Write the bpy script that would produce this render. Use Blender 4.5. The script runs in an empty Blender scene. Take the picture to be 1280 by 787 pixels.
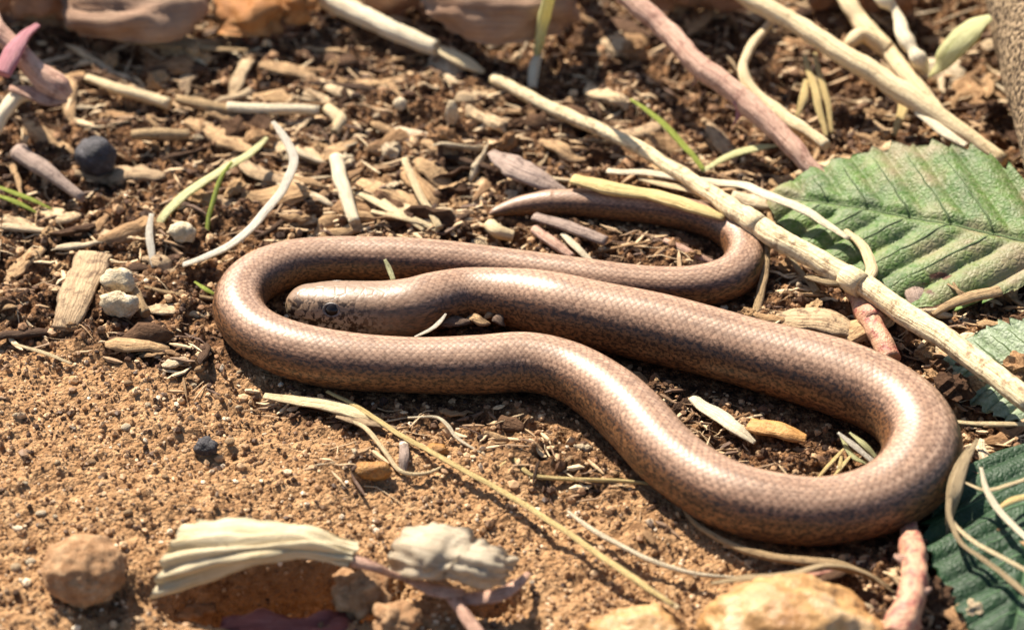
import bpy, bmesh, math, random
import numpy as np
from mathutils import Vector, noise as mnoise

# ------------------------------------------------------------------ camera, sky, sun, exposure
PITCH = math.radians(39.0); DIST = 50.0            # all lengths in cm, meshes are written in metres
S = 0.01
scene = bpy.context.scene
col = scene.collection
CAM = np.array([0.0, -DIST*math.cos(PITCH), DIST*math.sin(PITCH)])
FWD = np.array([0.0, math.cos(PITCH), -math.sin(PITCH)])
UPV = np.array([0.0, math.sin(PITCH), math.cos(PITCH)])
RGT = np.array([1.0, 0.0, 0.0])
cd = bpy.data.cameras.new('camera'); cam = bpy.data.objects.new('camera', cd); col.objects.link(cam)
cam.location = Vector(CAM*S); cam.rotation_euler = (math.pi/2-PITCH, 0, 0)
cd.lens = 100; cd.sensor_width = 36; cd.clip_start = 0.01; cd.clip_end = 100
cd.dof.use_dof = True; cd.dof.focus_distance = 0.485; cd.dof.aperture_fstop = 16.0
scene.camera = cam

SUN = Vector((-0.36, 0.58, 0.73)).normalized()
w = bpy.data.worlds.new('World'); scene.world = w; w.use_nodes = True
nt = w.node_tree; bg = nt.nodes['Background']
sky = nt.nodes.new('ShaderNodeTexSky'); sky.sky_type = 'NISHITA'; sky.sun_disc = False
sky.sun_elevation = math.asin(SUN.z); sky.sun_rotation = math.atan2(SUN.x, SUN.y)
nt.links.new(sky.outputs[0], bg.inputs[0]); bg.inputs[1].default_value = 0.065
sd = bpy.data.lights.new('sun', 'SUN'); sd.energy = 5.0; sd.angle = math.radians(0.53); sd.color = (1.0, 0.91, 0.77)
so = bpy.data.objects.new('sun', sd); col.objects.link(so); so.rotation_euler = SUN.to_track_quat('Z', 'Y').to_euler()
so.location = SUN*2
vs = scene.view_settings
vs.view_transform = 'Standard'; vs.look = 'None'; vs.gamma = 1; vs.use_curve_mapping = False; vs.exposure = 1.2

rng = np.random.default_rng(7); random.seed(7)
FPX = 1280*100/36.0
def ray(px, py):
    return FWD + RGT*((px-640)/FPX) + UPV*((393.5-py)/FPX)
def P(px, py, z=0.0):
    d = ray(px, py); t = (z-CAM[2])/d[2]
    return CAM + d*t
def rad(px, p): return px*float(np.dot(np.asarray(p)-CAM, FWD))/FPX
def project(p):
    q = p-CAM; zc = q@FWD
    return 640+FPX*(q@RGT)/zc, 393.5-FPX*(q@UPV)/zc

# ------------------------------------------------------------------ noise and mesh helpers
def _h(ix, iy, s):
    n = (ix.astype(np.int64)*374761393 + iy.astype(np.int64)*668265263 + s*974711) & 0x7fffffff
    n = ((n ^ (n >> 13))*1274126177) & 0x7fffffff
    n = ((n ^ (n >> 15))*2246822519) & 0x7fffffff
    return ((n ^ (n >> 16)) & 0xffffff)/float(0xffffff)
def vn(x, y, s=0):
    x = np.asarray(x, float); y = np.asarray(y, float)
    ix = np.floor(x); iy = np.floor(y); fx = x-ix; fy = y-iy
    fx = fx*fx*(3-2*fx); fy = fy*fy*(3-2*fy)
    a = _h(ix, iy, s); b = _h(ix+1, iy, s); c = _h(ix, iy+1, s); d = _h(ix+1, iy+1, s)
    return (a*(1-fx)+b*fx)*(1-fy)+(c*(1-fx)+d*fx)*fy-0.5
def fbm(x, y, s=0, o=3):
    r = 0; a = 1.0
    for k in range(o):
        ang = 0.6*k+0.3; f = 2.0**k
        r = r + a*vn((x*math.cos(ang)-y*math.sin(ang))*f+17*k, (x*math.sin(ang)+y*math.cos(ang))*f+5*k, s+k); a *= 0.5
    return r
def sstep(a, b, x):
    t = np.clip((x-a)/(b-a), 0, 1); return t*t*(3-2*t)
def catmull(pts, n):
    p = np.asarray(pts, float); p = np.vstack([2*p[0]-p[1], p, 2*p[-1]-p[-2]])
    out = []
    for i in range(1, len(p)-2):
        t = np.linspace(0, 1, n, endpoint=False)[:, None]
        a, b, c, d = p[i-1], p[i], p[i+1], p[i+2]
        out.append(0.5*((2*b)+(c-a)*t+(2*a-5*b+4*c-d)*t**2+(3*b-a-3*c+d)*t**3))
    out.append(p[-2][None]); return np.vstack(out)
def unit(v): return v/np.maximum(np.linalg.norm(v, axis=-1, keepdims=True), 1e-9)

def mesh_np(name, verts, faces, uv=None, smooth=True, attrs=None, mat=None):
    """verts (n,3) in cm, faces (m,k) constant k, uv per vertex"""
    me = bpy.data.meshes.new(name)
    verts = np.asarray(verts, np.float32)*S; faces = np.asarray(faces, np.int32)
    m, k = faces.shape
    me.vertices.add(len(verts)); me.vertices.foreach_set('co', verts.ravel())
    me.loops.add(m*k); me.loops.foreach_set('vertex_index', faces.ravel())
    me.polygons.add(m); me.polygons.foreach_set('loop_start', np.arange(0, m*k, k, dtype=np.int32))
    me.polygons.foreach_set('use_smooth', np.full(m, smooth))
    if uv is not None:
        l = me.uv_layers.new(name='UVMap'); l.data.foreach_set('uv', np.asarray(uv, np.float32)[faces.ravel()].ravel())
    for an, av in (attrs or {}).items():
        a = me.attributes.new(an, 'FLOAT', 'POINT'); a.data.foreach_set('value', np.asarray(av, np.float32))
    me.update(calc_edges=True); me.validate()
    if mat: me.materials.append(mat)
    return me
WLOC = {}
def name_key(o): return o.name
def tag(o, label=None, cat=None, group=None, kind=None):
    if label: o['label'] = label
    if cat: o['category'] = cat
    if group: o['group'] = group
    if kind: o['kind'] = kind
    return o
def mk(name, vfu, mat, parent=None, label=None, cat=None, group=None, kind=None, smooth=True, attrs=None):
    v, f, uv = vfu; v = np.asarray(v, float)
    org = np.array([v[:, 0].mean(), v[:, 1].mean(), v[:, 2].min()])
    o = bpy.data.objects.new(name, mesh_np(name, v-org, f, uv, smooth, attrs, mat)); col.objects.link(o)
    loc = Vector(org*S)
    WLOC[name_key(o)] = loc.copy()
    if parent is not None: o.parent = parent; loc = loc-WLOC.get(name_key(parent), parent.location)
    o.location = loc
    return tag(o, label, cat, group, kind)
def empty(name, loc, label, cat, group=None):
    o = bpy.data.objects.new(name, None); col.objects.link(o); o.location = Vector(np.asarray(loc)*S)
    o.empty_display_size = 0.01
    return tag(o, label, cat, group)

def tube(path, r, sides=10, flat=1.0, twist=0.0, rough=0.0, rib=0.0, up=(0, 0, 1), seed=0, cap=True, lump=0.0):
    """path (n,3), r (n,) ; flat squeezes it along its normal; ends closed"""
    path = np.asarray(path, float); n = len(path); r = np.broadcast_to(np.asarray(r, float), (n,)).copy()
    if cap:
        path = np.vstack([path[0], path[0], path, path[-1], path[-1]]); 
        tt = unit(path[3]-path[2]); te = unit(path[-3]-path[-4])
        path[0] = path[2]+tt*r[0]*0.1; path[1] = path[2]; path[-1] = path[-3]-te*r[-1]*0.1
        r = np.concatenate([[r[0]*0.02, r[0]*0.97], r, [r[-1]*0.97, r[-1]*0.02]]); n += 4
    tan = np.gradient(path, axis=0)
    if cap: tan[0] = tan[1] = tan[2] = path[3]-path[2]; tan[-1] = tan[-2] = tan[-3] = path[-3]-path[-4]
    tan = unit(tan); upv = np.broadcast_to(np.asarray(up, float), tan.shape)
    side = unit(np.cross(tan, upv)); nor = unit(np.cross(side, tan))
    s = np.concatenate([[0], np.cumsum(np.linalg.norm(np.diff(path, axis=0), axis=1))])
    th = np.linspace(-math.pi, math.pi, sides+1)
    ca = np.sin(th)[None, :]; sa = np.cos(th)[None, :]*np.ones((n, 1))*flat; ca = ca*np.ones((n, 1))
    if twist:
        a = (twist*s/max(s[-1], 1e-6))[:, None]; ca, sa = ca*np.cos(a)-sa*np.sin(a), ca*np.sin(a)+sa*np.cos(a)
    rr = r[:, None]*np.ones((1, sides+1))
    if rough:
        q = th/(2*math.pi)*sides; q2 = np.where(np.arange(sides+1) == sides, 0, np.arange(sides+1))
        jit = vn(np.broadcast_to(s[:, None]*6, rr.shape), np.broadcast_to(q2[None, :]*0.8, rr.shape), seed)
        jit[:, -1] = jit[:, 0]; rr = rr*(1+rough*2*jit)
    if rib:
        rb = np.random.default_rng(seed*13+sides).uniform(-1, 1, sides+1); rb[-1] = rb[0]; rr = rr*(1+rib*rb)[None, :]
    if lump: rr = rr*(1+lump*2*vn(s*3, s*0+seed, seed+3))[:, None]
    v = path[:, None, :]+side[:, None, :]*(ca*rr)[..., None]+nor[:, None, :]*(sa*rr)[..., None]
    i = np.arange(n-1)[:, None]*(sides+1)+np.arange(sides)[None, :]
    f = np.stack([i, i+1, i+sides+2, i+sides+1], -1).reshape(-1, 4)
    uv = np.stack([np.broadcast_to(s[:, None], rr.shape), np.broadcast_to((th/(2*math.pi))[None, :], rr.shape)], -1)
    return v.reshape(-1, 3), f, uv.reshape(-1, 2)
def join(parts):
    vs_, fs_, us_, o = [], [], [], 0
    for v, f, u in parts:
        vs_.append(v); fs_.append(np.asarray(f)+o); us_.append(u); o += len(v)
    return np.vstack(vs_), np.vstack(fs_), np.vstack(us_)
def thicken(g, t, uvg):
    nu, nv, _ = g.shape
    du = np.gradient(g, axis=0); dv = np.gradient(g, axis=1); n = unit(np.cross(du, dv))
    n = n*np.where(n[..., 2:3].mean() < 0, -1, 1)
    top = g+n*t/2; bot = g-n*t/2
    v = np.vstack([top.reshape(-1, 3), bot.reshape(-1, 3)]); uv = np.vstack([uvg.reshape(-1, 2)]*2)
    i = np.arange(nu-1)[:, None]*nv+np.arange(nv-1)[None, :]
    q = np.stack([i, i+1, i+nv+1, i+nv], -1).reshape(-1, 4); N = nu*nv
    b = np.concatenate([np.arange(nv), np.arange(1, nu)*nv+nv-1, (nu-1)*nv+np.arange(nv-2, -1, -1), np.arange(nu-2, -1, -1)*nv])
    e = np.stack([b[:-1], b[1:], b[1:]+N, b[:-1]+N], -1)
    return v, np.vstack([q, q[:, ::-1]+N, e]), uv
def patch(rows, sub=8, t=0.03, ridge=0.0, rfreq=9, crump=0.0, seed=0):
    """a crumpled sheet lofted through rows of (px,py,z) controls"""
    c = np.array([[P(*q) for q in r] for r in rows])
    a = np.stack([catmull(c[:, j], sub) for j in range(c.shape[1])], 1)
    g = np.stack([catmull(a[i], sub) for i in range(a.shape[0])], 0)
    nu, nv, _ = g.shape
    u = np.linspace(0, 1, nu)[:, None]*np.ones((1, nv)); v = np.linspace(0, 1, nv)[None, :]*np.ones((nu, 1))
    n = unit(np.cross(np.gradient(g, axis=0), np.gradient(g, axis=1)))
    edge = 1
    g = g+n*(ridge*np.sin(v*rfreq*2*math.pi+2*fbm(u*3, v*2, seed))+crump*fbm(u*5, v*5, seed+9, 3))[..., None]
    e = fbm(u*9, v*9, seed+21)*0.04*np.linalg.norm(g[-1, 0]-g[0, 0])
    g[0] += unit(g[0]-g[1])*e[0][:, None]; g[-1] += unit(g[-1]-g[-2])*e[-1][:, None]
    return thicken(g, t, np.stack([u, v], -1))

# ------------------------------------------------------------------ materials
def nodes_mat(name, rough=0.8, spec=0.3):
    m = bpy.data.materials.new(name); m.use_nodes = True; n = m.node_tree.nodes; b = n['Principled BSDF']
    b.inputs['Roughness'].default_value = rough; b.inputs['Specular IOR Level'].default_value = spec
    return m, m.node_tree, b
def N(t, ty, **kw):
    n = t.nodes.new(ty)
    for k, v in kw.items(): setattr(n, k, v)
    return n
def ramp(t, src, stops):
    r = N(t, 'ShaderNodeValToRGB'); el = r.color_ramp.elements
    while len(el) < len(stops): el.new(0.5)
    for e, (p, c) in zip(el, stops): e.position = p; e.color = (*c, 1) if len(c) == 3 else c
    t.links.new(src, r.inputs[0]); return r.outputs[0]
def mixc(t, fac, a, b, mode='MIX'):
    m = N(t, 'ShaderNodeMix', data_type='RGBA', blend_type=mode)
    for sock, v in ((m.inputs[0], fac), (m.inputs[6], a), (m.inputs[7], b)):
        if hasattr(v, 'links'): t.links.new(v, sock)
        elif isinstance(v, (int, float)): sock.default_value = v
        else: sock.default_value = (*v, 1)
    return m.outputs[2]
def math_(t, op, a, b=0.0, c=None):
    m = N(t, 'ShaderNodeMath', operation=op)
    for i, v in enumerate((a, b, c)):
        if v is None: continue
        if hasattr(v, 'links'): t.links.new(v, m.inputs[i])
        else: m.inputs[i].default_value = v
    return m.outputs[0]
def noise_(t, vec, scale, detail=4, rough=0.6, out=0):
    n = N(t, 'ShaderNodeTexNoise'); n.inputs['Scale'].default_value = scale; n.inputs['Detail'].default_value = detail
    n.inputs['Roughness'].default_value = rough
    if vec is not None: t.links.new(vec, n.inputs['Vector'])
    return n.outputs[out]
def bump(t, b, h, strength, dist):
    n = N(t, 'ShaderNodeBump'); n.inputs['Strength'].default_value = strength; n.inputs['Distance'].default_value = dist
    t.links.new(h, n.inputs['Height']); t.links.new(n.outputs[0], b.inputs['Normal']); return n
def mapping(t, vec, scale):
    m = N(t, 'ShaderNodeMapping'); m.inputs['Scale'].default_value = scale; t.links.new(vec, m.inputs['Vector']); return m.outputs[0]
def translucent(m, t, b, colour, fac):
    out = t.nodes['Material Output']; tr = N(t, 'ShaderNodeBsdfTranslucent'); mx = N(t, 'ShaderNodeMixShader')
    mx.inputs[0].default_value = fac
    if hasattr(colour, 'links'): t.links.new(colour, tr.inputs[0])
    else: tr.inputs[0].default_value = (*colour, 1)
    t.links.new(b.outputs[0], mx.inputs[1]); t.links.new(tr.outputs[0], mx.inputs[2]); t.links.new(mx.outputs[0], out.inputs[0])

def straw_mat(name, light, mid, dark, stain=0.45, rough=0.55, trans=0.14, ustretch=1.2, vstretch=26):
    m, t, b = nodes_mat(name, rough, 0.35)
    uv = N(t, 'ShaderNodeUVMap').outputs[0]; obj = N(t, 'ShaderNodeTexCoord').outputs['Object']
    fib = noise_(t, mapping(t, uv, (ustretch, vstretch, 1)), 1.0, 5, 0.65)
    c = ramp(t, fib, [(0.30, mid), (0.50, light)])
    fine = noise_(t, mapping(t, uv, (ustretch*3, vstretch*2.5, 1)), 1.0, 4, 0.7)
    c = mixc(t, 0.8, c, ramp(t, fine, [(0.28, (0.55, 0.47, 0.38)), (0.5, (1.1, 1.1, 1.1))]), 'MULTIPLY')
    sp = noise_(t, mapping(t, uv, (3.5, 5, 1)), 1.3, 6, 0.72)
    c = mixc(t, ramp(t, sp, [(stain+0.08, (0, 0, 0)), (stain+0.24, (1, 1, 1))]), c, dark) if False else mixc(t, math_(t, 'MULTIPLY', ramp(t, sp, [(1-stain, (0, 0, 0)), (min(1, 1.12-stain), (1, 1, 1))]), 0.75), c, dark)
    rnd = N(t, 'ShaderNodeObjectInfo').outputs['Random']
    c = mixc(t, math_(t, 'MULTIPLY', rnd, 0.3), c, mid)
    t.links.new(c, b.inputs['Base Color'])
    bump(t, b, math_(t, 'ADD', fib, math_(t, 'MULTIPLY', noise_(t, obj, 1500, 3), 0.3)), 1.0, 0.0007)
    translucent(m, t, b, mixc(t, 1.0, c, (1.15, 1.02, 0.78), 'MULTIPLY'), trans)
    return m
M = {}
M['straw'] = straw_mat('pale_straw', (0.89, 0.72, 0.44), (0.60, 0.41, 0.19), (0.24, 0.12, 0.05), 0.42)
M['white_straw'] = straw_mat('bleached_straw', (0.92, 0.81, 0.59), (0.70, 0.53, 0.32), (0.34, 0.20, 0.09), 0.38)
M['stained'] = straw_mat('stained_straw', (0.88, 0.72, 0.44), (0.60, 0.41, 0.19), (0.20, 0.08, 0.03), 0.50, 0.55, 0.1)
M['yellow'] = straw_mat('golden_straw', (0.78, 0.60, 0.26), (0.52, 0.35, 0.13), (0.25, 0.13, 0.04), 0.35)
M['tan'] = straw_mat('tan_fibre', (0.55, 0.38, 0.20), (0.30, 0.18, 0.08), (0.10, 0.05, 0.025), 0.48, 0.75)
M['wood'] = straw_mat('weathered_wood', (0.52, 0.37, 0.22), (0.25, 0.15, 0.08), (0.07, 0.04, 0.025), 0.5, 0.85, 0.0)
M['bark'] = straw_mat('dark_bark', (0.20, 0.13, 0.09), (0.10, 0.06, 0.04), (0.03, 0.02, 0.015), 0.5, 0.85, 0.0)
M['greytwig'] = straw_mat('grey_twig', (0.42, 0.31, 0.25), (0.22, 0.15, 0.12), (0.08, 0.05, 0.04), 0.48, 0.8, 0.0)
M['pink'] = straw_mat('pink_stem', (0.70, 0.45, 0.32), (0.46, 0.21, 0.16), (0.26, 0.11, 0.07), 0.5, 0.5, 0.08)
M['redstem'] = straw_mat('red_stem', (0.52, 0.32, 0.19), (0.42, 0.13, 0.10), (0.24, 0.04, 0.045), 0.52, 0.5, 0.05, 2.5, 3)
M['green'] = straw_mat('green_grass', (0.50, 0.56, 0.10), (0.30, 0.40, 0.05), (0.35, 0.30, 0.10), 0.3, 0.5, 0.3)
M['limegrass'] = straw_mat('bleached_green_grass', (0.82, 0.80, 0.46), (0.60, 0.62, 0.22), (0.5, 0.45, 0.25), 0.3, 0.5, 0.3)
M['whitegrass'] = straw_mat('bleached_grass', (0.92, 0.87, 0.76), (0.72, 0.65, 0.50), (0.4, 0.33, 0.2), 0.28, 0.5, 0.3)
M['magenta'] = straw_mat('pink_bud', (0.62, 0.28, 0.30), (0.42, 0.13, 0.18), (0.3, 0.12, 0.12), 0.3, 0.45, 0.2)
M['slabtan'] = straw_mat('tan_wood', (0.58, 0.38, 0.20), (0.30, 0.165, 0.075), (0.08, 0.04, 0.02), 0.5, 0.85, 0.0, 2, 30)
M['slabpale'] = straw_mat('pale_wood', (0.72, 0.54, 0.33), (0.40, 0.25, 0.12), (0.12, 0.06, 0.03), 0.5, 0.85, 0.0, 2, 30)
M['amberwood'] = straw_mat('amber_wood', (0.52, 0.27, 0.09), (0.38, 0.17, 0.05), (0.22, 0.08, 0.02), 0.45, 0.6, 0.05, 2, 6)
M['husk'] = straw_mat('dry_husk', (0.62, 0.48, 0.28), (0.36, 0.23, 0.11), (0.12, 0.06, 0.03), 0.45, 0.6, 0.2, 0.8, 40)

def litter_mat(name, stops, rough=0.8, trans=0.0, uvs=(3, 20, 1)):
    m, t, b = nodes_mat(name, rough, 0.25)
    rnd = N(t, 'ShaderNodeObjectInfo').outputs['Random']; obj = N(t, 'ShaderNodeTexCoord').outputs['Object']
    uv = N(t, 'ShaderNodeUVMap').outputs[0]
    f = noise_(t, mapping(t, uv, uvs), 1.0, 5, 0.7)
    c = ramp(t, rnd, stops)
    c = mixc(t, ramp(t, f, [(0.35, (1, 1, 1)), (0.62, (0, 0, 0))]), c, mixc(t, 1.0, c, (0.42, 0.36, 0.32), 'MULTIPLY'))
    t.links.new(c, b.inputs['Base Color'])
    bump(t, b, math_(t, 'ADD', f, noise_(t, obj, 900, 4)), 0.8, 0.0006)
    if trans: translucent(m, t, b, c, trans)
    return m

def soil_material():
    m, t, b = nodes_mat('soil', 0.92, 0.2)
    obj = N(t, 'ShaderNodeTexCoord').outputs['Object']
    hum = N(t, 'ShaderNodeAttribute', attribute_name='humus').outputs['Fac']
    n1 = noise_(t, obj, 90, 6, 0.7); n2 = noise_(t, obj, 450, 5, 0.7); n3 = noise_(t, obj, 1600, 3, 0.6)
    vor = N(t, 'ShaderNodeTexVoronoi'); vor.inputs['Scale'].default_value = 1300; t.links.new(obj, vor.inputs['Vector'])
    sand = ramp(t, n2, [(0.32, (0.13, 0.062, 0.026)), (0.45, (0.33, 0.18, 0.082)), (0.66, (0.52, 0.325, 0.17))])
    sand = mixc(t, ramp(t, n1, [(0.42, (0, 0, 0)), (0.68, (0.7, 0.7, 0.7))]), sand, (0.37, 0.21, 0.10))
    hu = ramp(t, n2, [(0.38, (0.03, 0.014, 0.008)), (0.49, (0.13, 0.064, 0.028)), (0.60, (0.34, 0.185, 0.085)), (0.74, (0.54, 0.34, 0.18))])
    hu = mixc(t, ramp(t, n1, [(0.4, (0, 0, 0)), (0.6, (0.8, 0.8, 0.8))]), hu, mixc(t, 1.0, hu, (0.5, 0.42, 0.38), 'MULTIPLY'))
    c = mixc(t, hum, sand, hu)
    g = ramp(t, vor.outputs['Color'], [(0.0, (0.75, 0.72, 0.7)), (1.0, (1.25, 1.25, 1.25))])
    c = mixc(t, 0.7, c, g, 'MULTIPLY')
    t.links.new(c, b.inputs['Base Color'])
    h = math_(t, 'ADD', math_(t, 'MULTIPLY', n2, 1.0), math_(t, 'MULTIPLY', n3, 0.6))
    h = math_(t, 'SUBTRACT', h, math_(t, 'MULTIPLY', vor.outputs['Distance'], 0.5))
    bump(t, b, h, 1.0, 0.0012)
    return m
M['soil'] = soil_material()
def grain_material(name, stops, rough=0.6):
    m, t, b = nodes_mat(name, rough, 0.4)
    a = N(t, 'ShaderNodeAttribute', attribute_name='rnd').outputs['Fac']
    obj = N(t, 'ShaderNodeTexCoord').outputs['Object']
    c = ramp(t, a, stops)
    c = mixc(t, 0.8, c, ramp(t, noise_(t, obj, 1800, 4), [(0.3, (0.6, 0.55, 0.5)), (0.7, (1.15, 1.15, 1.15))]), 'MULTIPLY')
    t.links.new(c, b.inputs['Base Color']); bump(t, b, noise_(t, obj, 2500, 3), 0.5, 0.0002)
    return m
M['grain'] = grain_material('sand_grain', [(0.0, (0.06, 0.028, 0.014)), (0.35, (0.27, 0.145, 0.065)), (0.7, (0.46, 0.28, 0.14)), (0.92, (0.62, 0.44, 0.26)), (1.0, (0.80, 0.68, 0.50))])
M['crumb'] = grain_material('humus_crumb', [(0.0, (0.04, 0.02, 0.012)), (0.35, (0.11, 0.054, 0.027)), (0.7, (0.36, 0.20, 0.10)), (1.0, (0.66, 0.46, 0.26))], 0.85)
M['fibre'] = grain_material('rootlets', [(0.0, (0.10, 0.05, 0.03)), (0.45, (0.40, 0.25, 0.125)), (1.0, (0.74, 0.57, 0.35))], 0.7)

def stone_mat(name, c1, c2, c3, sc=120, rough=0.6):
    m, t, b = nodes_mat(name, rough, 0.4)
    obj = N(t, 'ShaderNodeTexCoord').outputs['Object']
    n = noise_(t, obj, sc, 7, 0.65)
    c = ramp(t, n, [(0.32, c1), (0.5, c2), (0.66, c3)])
    c = mixc(t, 0.6, c, ramp(t, noise_(t, obj, sc*9, 4), [(0.35, (0.55, 0.5, 0.45)), (0.65, (1.1, 1.1, 1.1))]), 'MULTIPLY')
    t.links.new(c, b.inputs['Base Color']); bump(t, b, math_(t, 'ADD', n, math_(t, 'MULTIPLY', noise_(t, obj, sc*8, 5), 0.4)), 0.7, 0.0012)
    return m
M['stone'] = stone_mat('ochre_stone', (0.34, 0.16, 0.05), (0.52, 0.30, 0.12), (0.68, 0.52, 0.34), 90, 0.42)
M['brownclod'] = stone_mat('brown_clod', (0.28, 0.14, 0.06), (0.42, 0.24, 0.12), (0.56, 0.36, 0.20), 420, 0.95)
M['darkseed'] = stone_mat('dark_seed', (0.02, 0.018, 0.02), (0.05, 0.045, 0.05), (0.12, 0.11, 0.12), 300, 0.6)
M['cream'] = stone_mat('cream_stone', (0.50, 0.36, 0.20), (0.66, 0.54, 0.36), (0.78, 0.70, 0.54), 250, 0.7)
M['amber'] = stone_mat('amber_fragment', (0.25, 0.10, 0.02), (0.42, 0.20, 0.05), (0.52, 0.30, 0.10), 250, 0.45)
def post_material():
    m, t, b = nodes_mat('speckled_post', 0.9, 0.2)
    obj = N(t, 'ShaderNodeTexCoord').outputs['Object']
    v = N(t, 'ShaderNodeTexVoronoi'); v.inputs['Scale'].default_value = 1500; t.links.new(mapping(t, obj, (1, 1, 0.6)), v.inputs['Vector'])
    n = noise_(t, obj, 700, 6, 0.8)
    f = math_(t, 'ADD', math_(t, 'MULTIPLY', v.outputs['Distance'], 0.55), math_(t, 'MULTIPLY', n, 0.75))
    c = ramp(t, f, [(0.44, (0.62, 0.46, 0.30)), (0.60, (0.44, 0.31, 0.18)), (0.72, (0.07, 0.045, 0.03))])
    t.links.new(c, b.inputs['Base Color']); bump(t, b, math_(t, 'SUBTRACT', 1.0, f), 1.0, 0.0015)
    return m
M['post'] = post_material()

def leaf_mat(name, dark, mid, pale, rough, palefac, trans=0.25, brown=0.0, coat=0.0, nv=9.0):
    m, t, b = nodes_mat(name, rough, 0.45)
    uv = N(t, 'ShaderNodeUVMap').outputs[0]; obj = N(t, 'ShaderNodeTexCoord').outputs['Object']
    n = noise_(t, obj, 130, 6, 0.65); f = noise_(t, obj, 900, 5, 0.7)
    c = ramp(t, n, [(0.3, dark), (0.65, mid)])
    c = mixc(t, ramp(t, f, [(0.5-palefac*0.3, (0, 0, 0)), (0.85-palefac*0.3, (palefac, palefac, palefac))]), c, pale)
    if brown:
        s = noise_(t, obj, 75, 4, 0.6)
        c = mixc(t, ramp(t, s, [(0.5, (0, 0, 0)), (0.72, (brown, brown, brown))]), c, (0.42, 0.30, 0.20))
        s2 = noise_(t, mapping(t, obj, (1.0, 1.7, 1.7)), 115, 3, 0.5)
        c = mixc(t, ramp(t, s2, [(0.685, (0, 0, 0)), (0.72, (1, 1, 1))]), c, (0.14, 0.06, 0.035))
    t.links.new(c, b.inputs['Base Color'])
    # puckered cells between the veinlets
    v = N(t, 'ShaderNodeTexVoronoi', feature='DISTANCE_TO_EDGE'); v.inputs['Scale'].default_value = 1100; t.links.new(obj, v.inputs['Vector'])
    h = math_(t, 'ADD', ramp(t, v.outputs['Distance'], [(0.0, (0, 0, 0)), (0.3, (1, 1, 1))]), math_(t, 'MULTIPLY', f, 1.6))
    bump(t, b, h, 0.32, 0.0004)
    b.inputs['Coat Weight'].default_value = coat; b.inputs['Coat Roughness'].default_value = 0.3
    translucent(m, t, b, mixc(t, 1.0, c, (1.1, 1.25, 0.5), 'MULTIPLY'), trans)
    return m
M['leaf_big'] = leaf_mat('hairy_bramble_leaf', (0.025, 0.085, 0.008), (0.11, 0.23, 0.02), (0.52, 0.48, 0.33), 0.55, 0.45, 0.25, 0.85)
M['leaf_grey'] = leaf_mat('grey_leaf', (0.10, 0.16, 0.07), (0.20, 0.27, 0.13), (0.50, 0.54, 0.42), 0.6, 0.6, 0.2)
M['leaf_dark'] = leaf_mat('dark_bramble_leaf', (0.006, 0.026, 0.008), (0.016, 0.062, 0.016), (0.08, 0.16, 0.06), 0.55, 0.2, 0.2, 0, 0.0)
M['vein'] = straw_mat('leaf_vein', (0.22, 0.30, 0.13), (0.12, 0.2, 0.07), (0.2, 0.15, 0.08), 0.3, 0.5, 0.1)
M['vein_dark'] = straw_mat('dark_leaf_vein', (0.16, 0.30, 0.14), (0.08, 0.18, 0.07), (0.08, 0.12, 0.05), 0.3, 0.45, 0.1)
def dead_leaf_mat(name, c1, c2, c3, trans=0.2, rough=0.6, vs_=(2.5, 22, 1)):
    m, t, b = nodes_mat(name, rough, 0.3)
    uv = N(t, 'ShaderNodeUVMap').outputs[0]; obj = N(t, 'ShaderNodeTexCoord').outputs['Object']
    n = noise_(t, obj, 60, 6, 0.65); f = noise_(t, mapping(t, uv, vs_), 1.0, 6, 0.7)
    c = ramp(t, math_(t, 'ADD', math_(t, 'MULTIPLY', n, 0.55), math_(t, 'MULTIPLY', f, 0.45)), [(0.33, c1), (0.5, c2), (0.64, c3)])
    t.links.new(c, b.inputs['Base Color']); bump(t, b, math_(t, 'ADD', f, math_(t, 'MULTIPLY', noise_(t, obj, 900, 4), 0.4)), 0.6, 0.0008)
    translucent(m, t, b, c, trans); return m
M['pale_leaf'] = dead_leaf_mat('pale_dead_leaf', (0.42, 0.31, 0.15), (0.72, 0.61, 0.40), (0.88, 0.79, 0.58), 0.3)
M['grey_dead'] = dead_leaf_mat('grey_dead_leaf', (0.28, 0.20, 0.13), (0.60, 0.50, 0.36), (0.84, 0.75, 0.58), 0.35)
M['brown_dead'] = dead_leaf_mat('brown_dead_leaf', (0.22, 0.115, 0.07), (0.38, 0.225, 0.14), (0.52, 0.34, 0.22))
M['orange_dead'] = dead_leaf_mat('orange_dead_leaf', (0.30, 0.11, 0.03), (0.50, 0.22, 0.07), (0.62, 0.36, 0.15), 0.35)
M['red_dead'] = dead_leaf_mat('red_dead_leaf', (0.12, 0.03, 0.025), (0.32, 0.10, 0.08), (0.56, 0.32, 0.24), 0.2)
M['amber_leaf'] = dead_leaf_mat('amber_leaf', (0.22, 0.07, 0.015), (0.36, 0.15, 0.03), (0.50, 0.26, 0.07), 0.25, 0.5)

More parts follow.
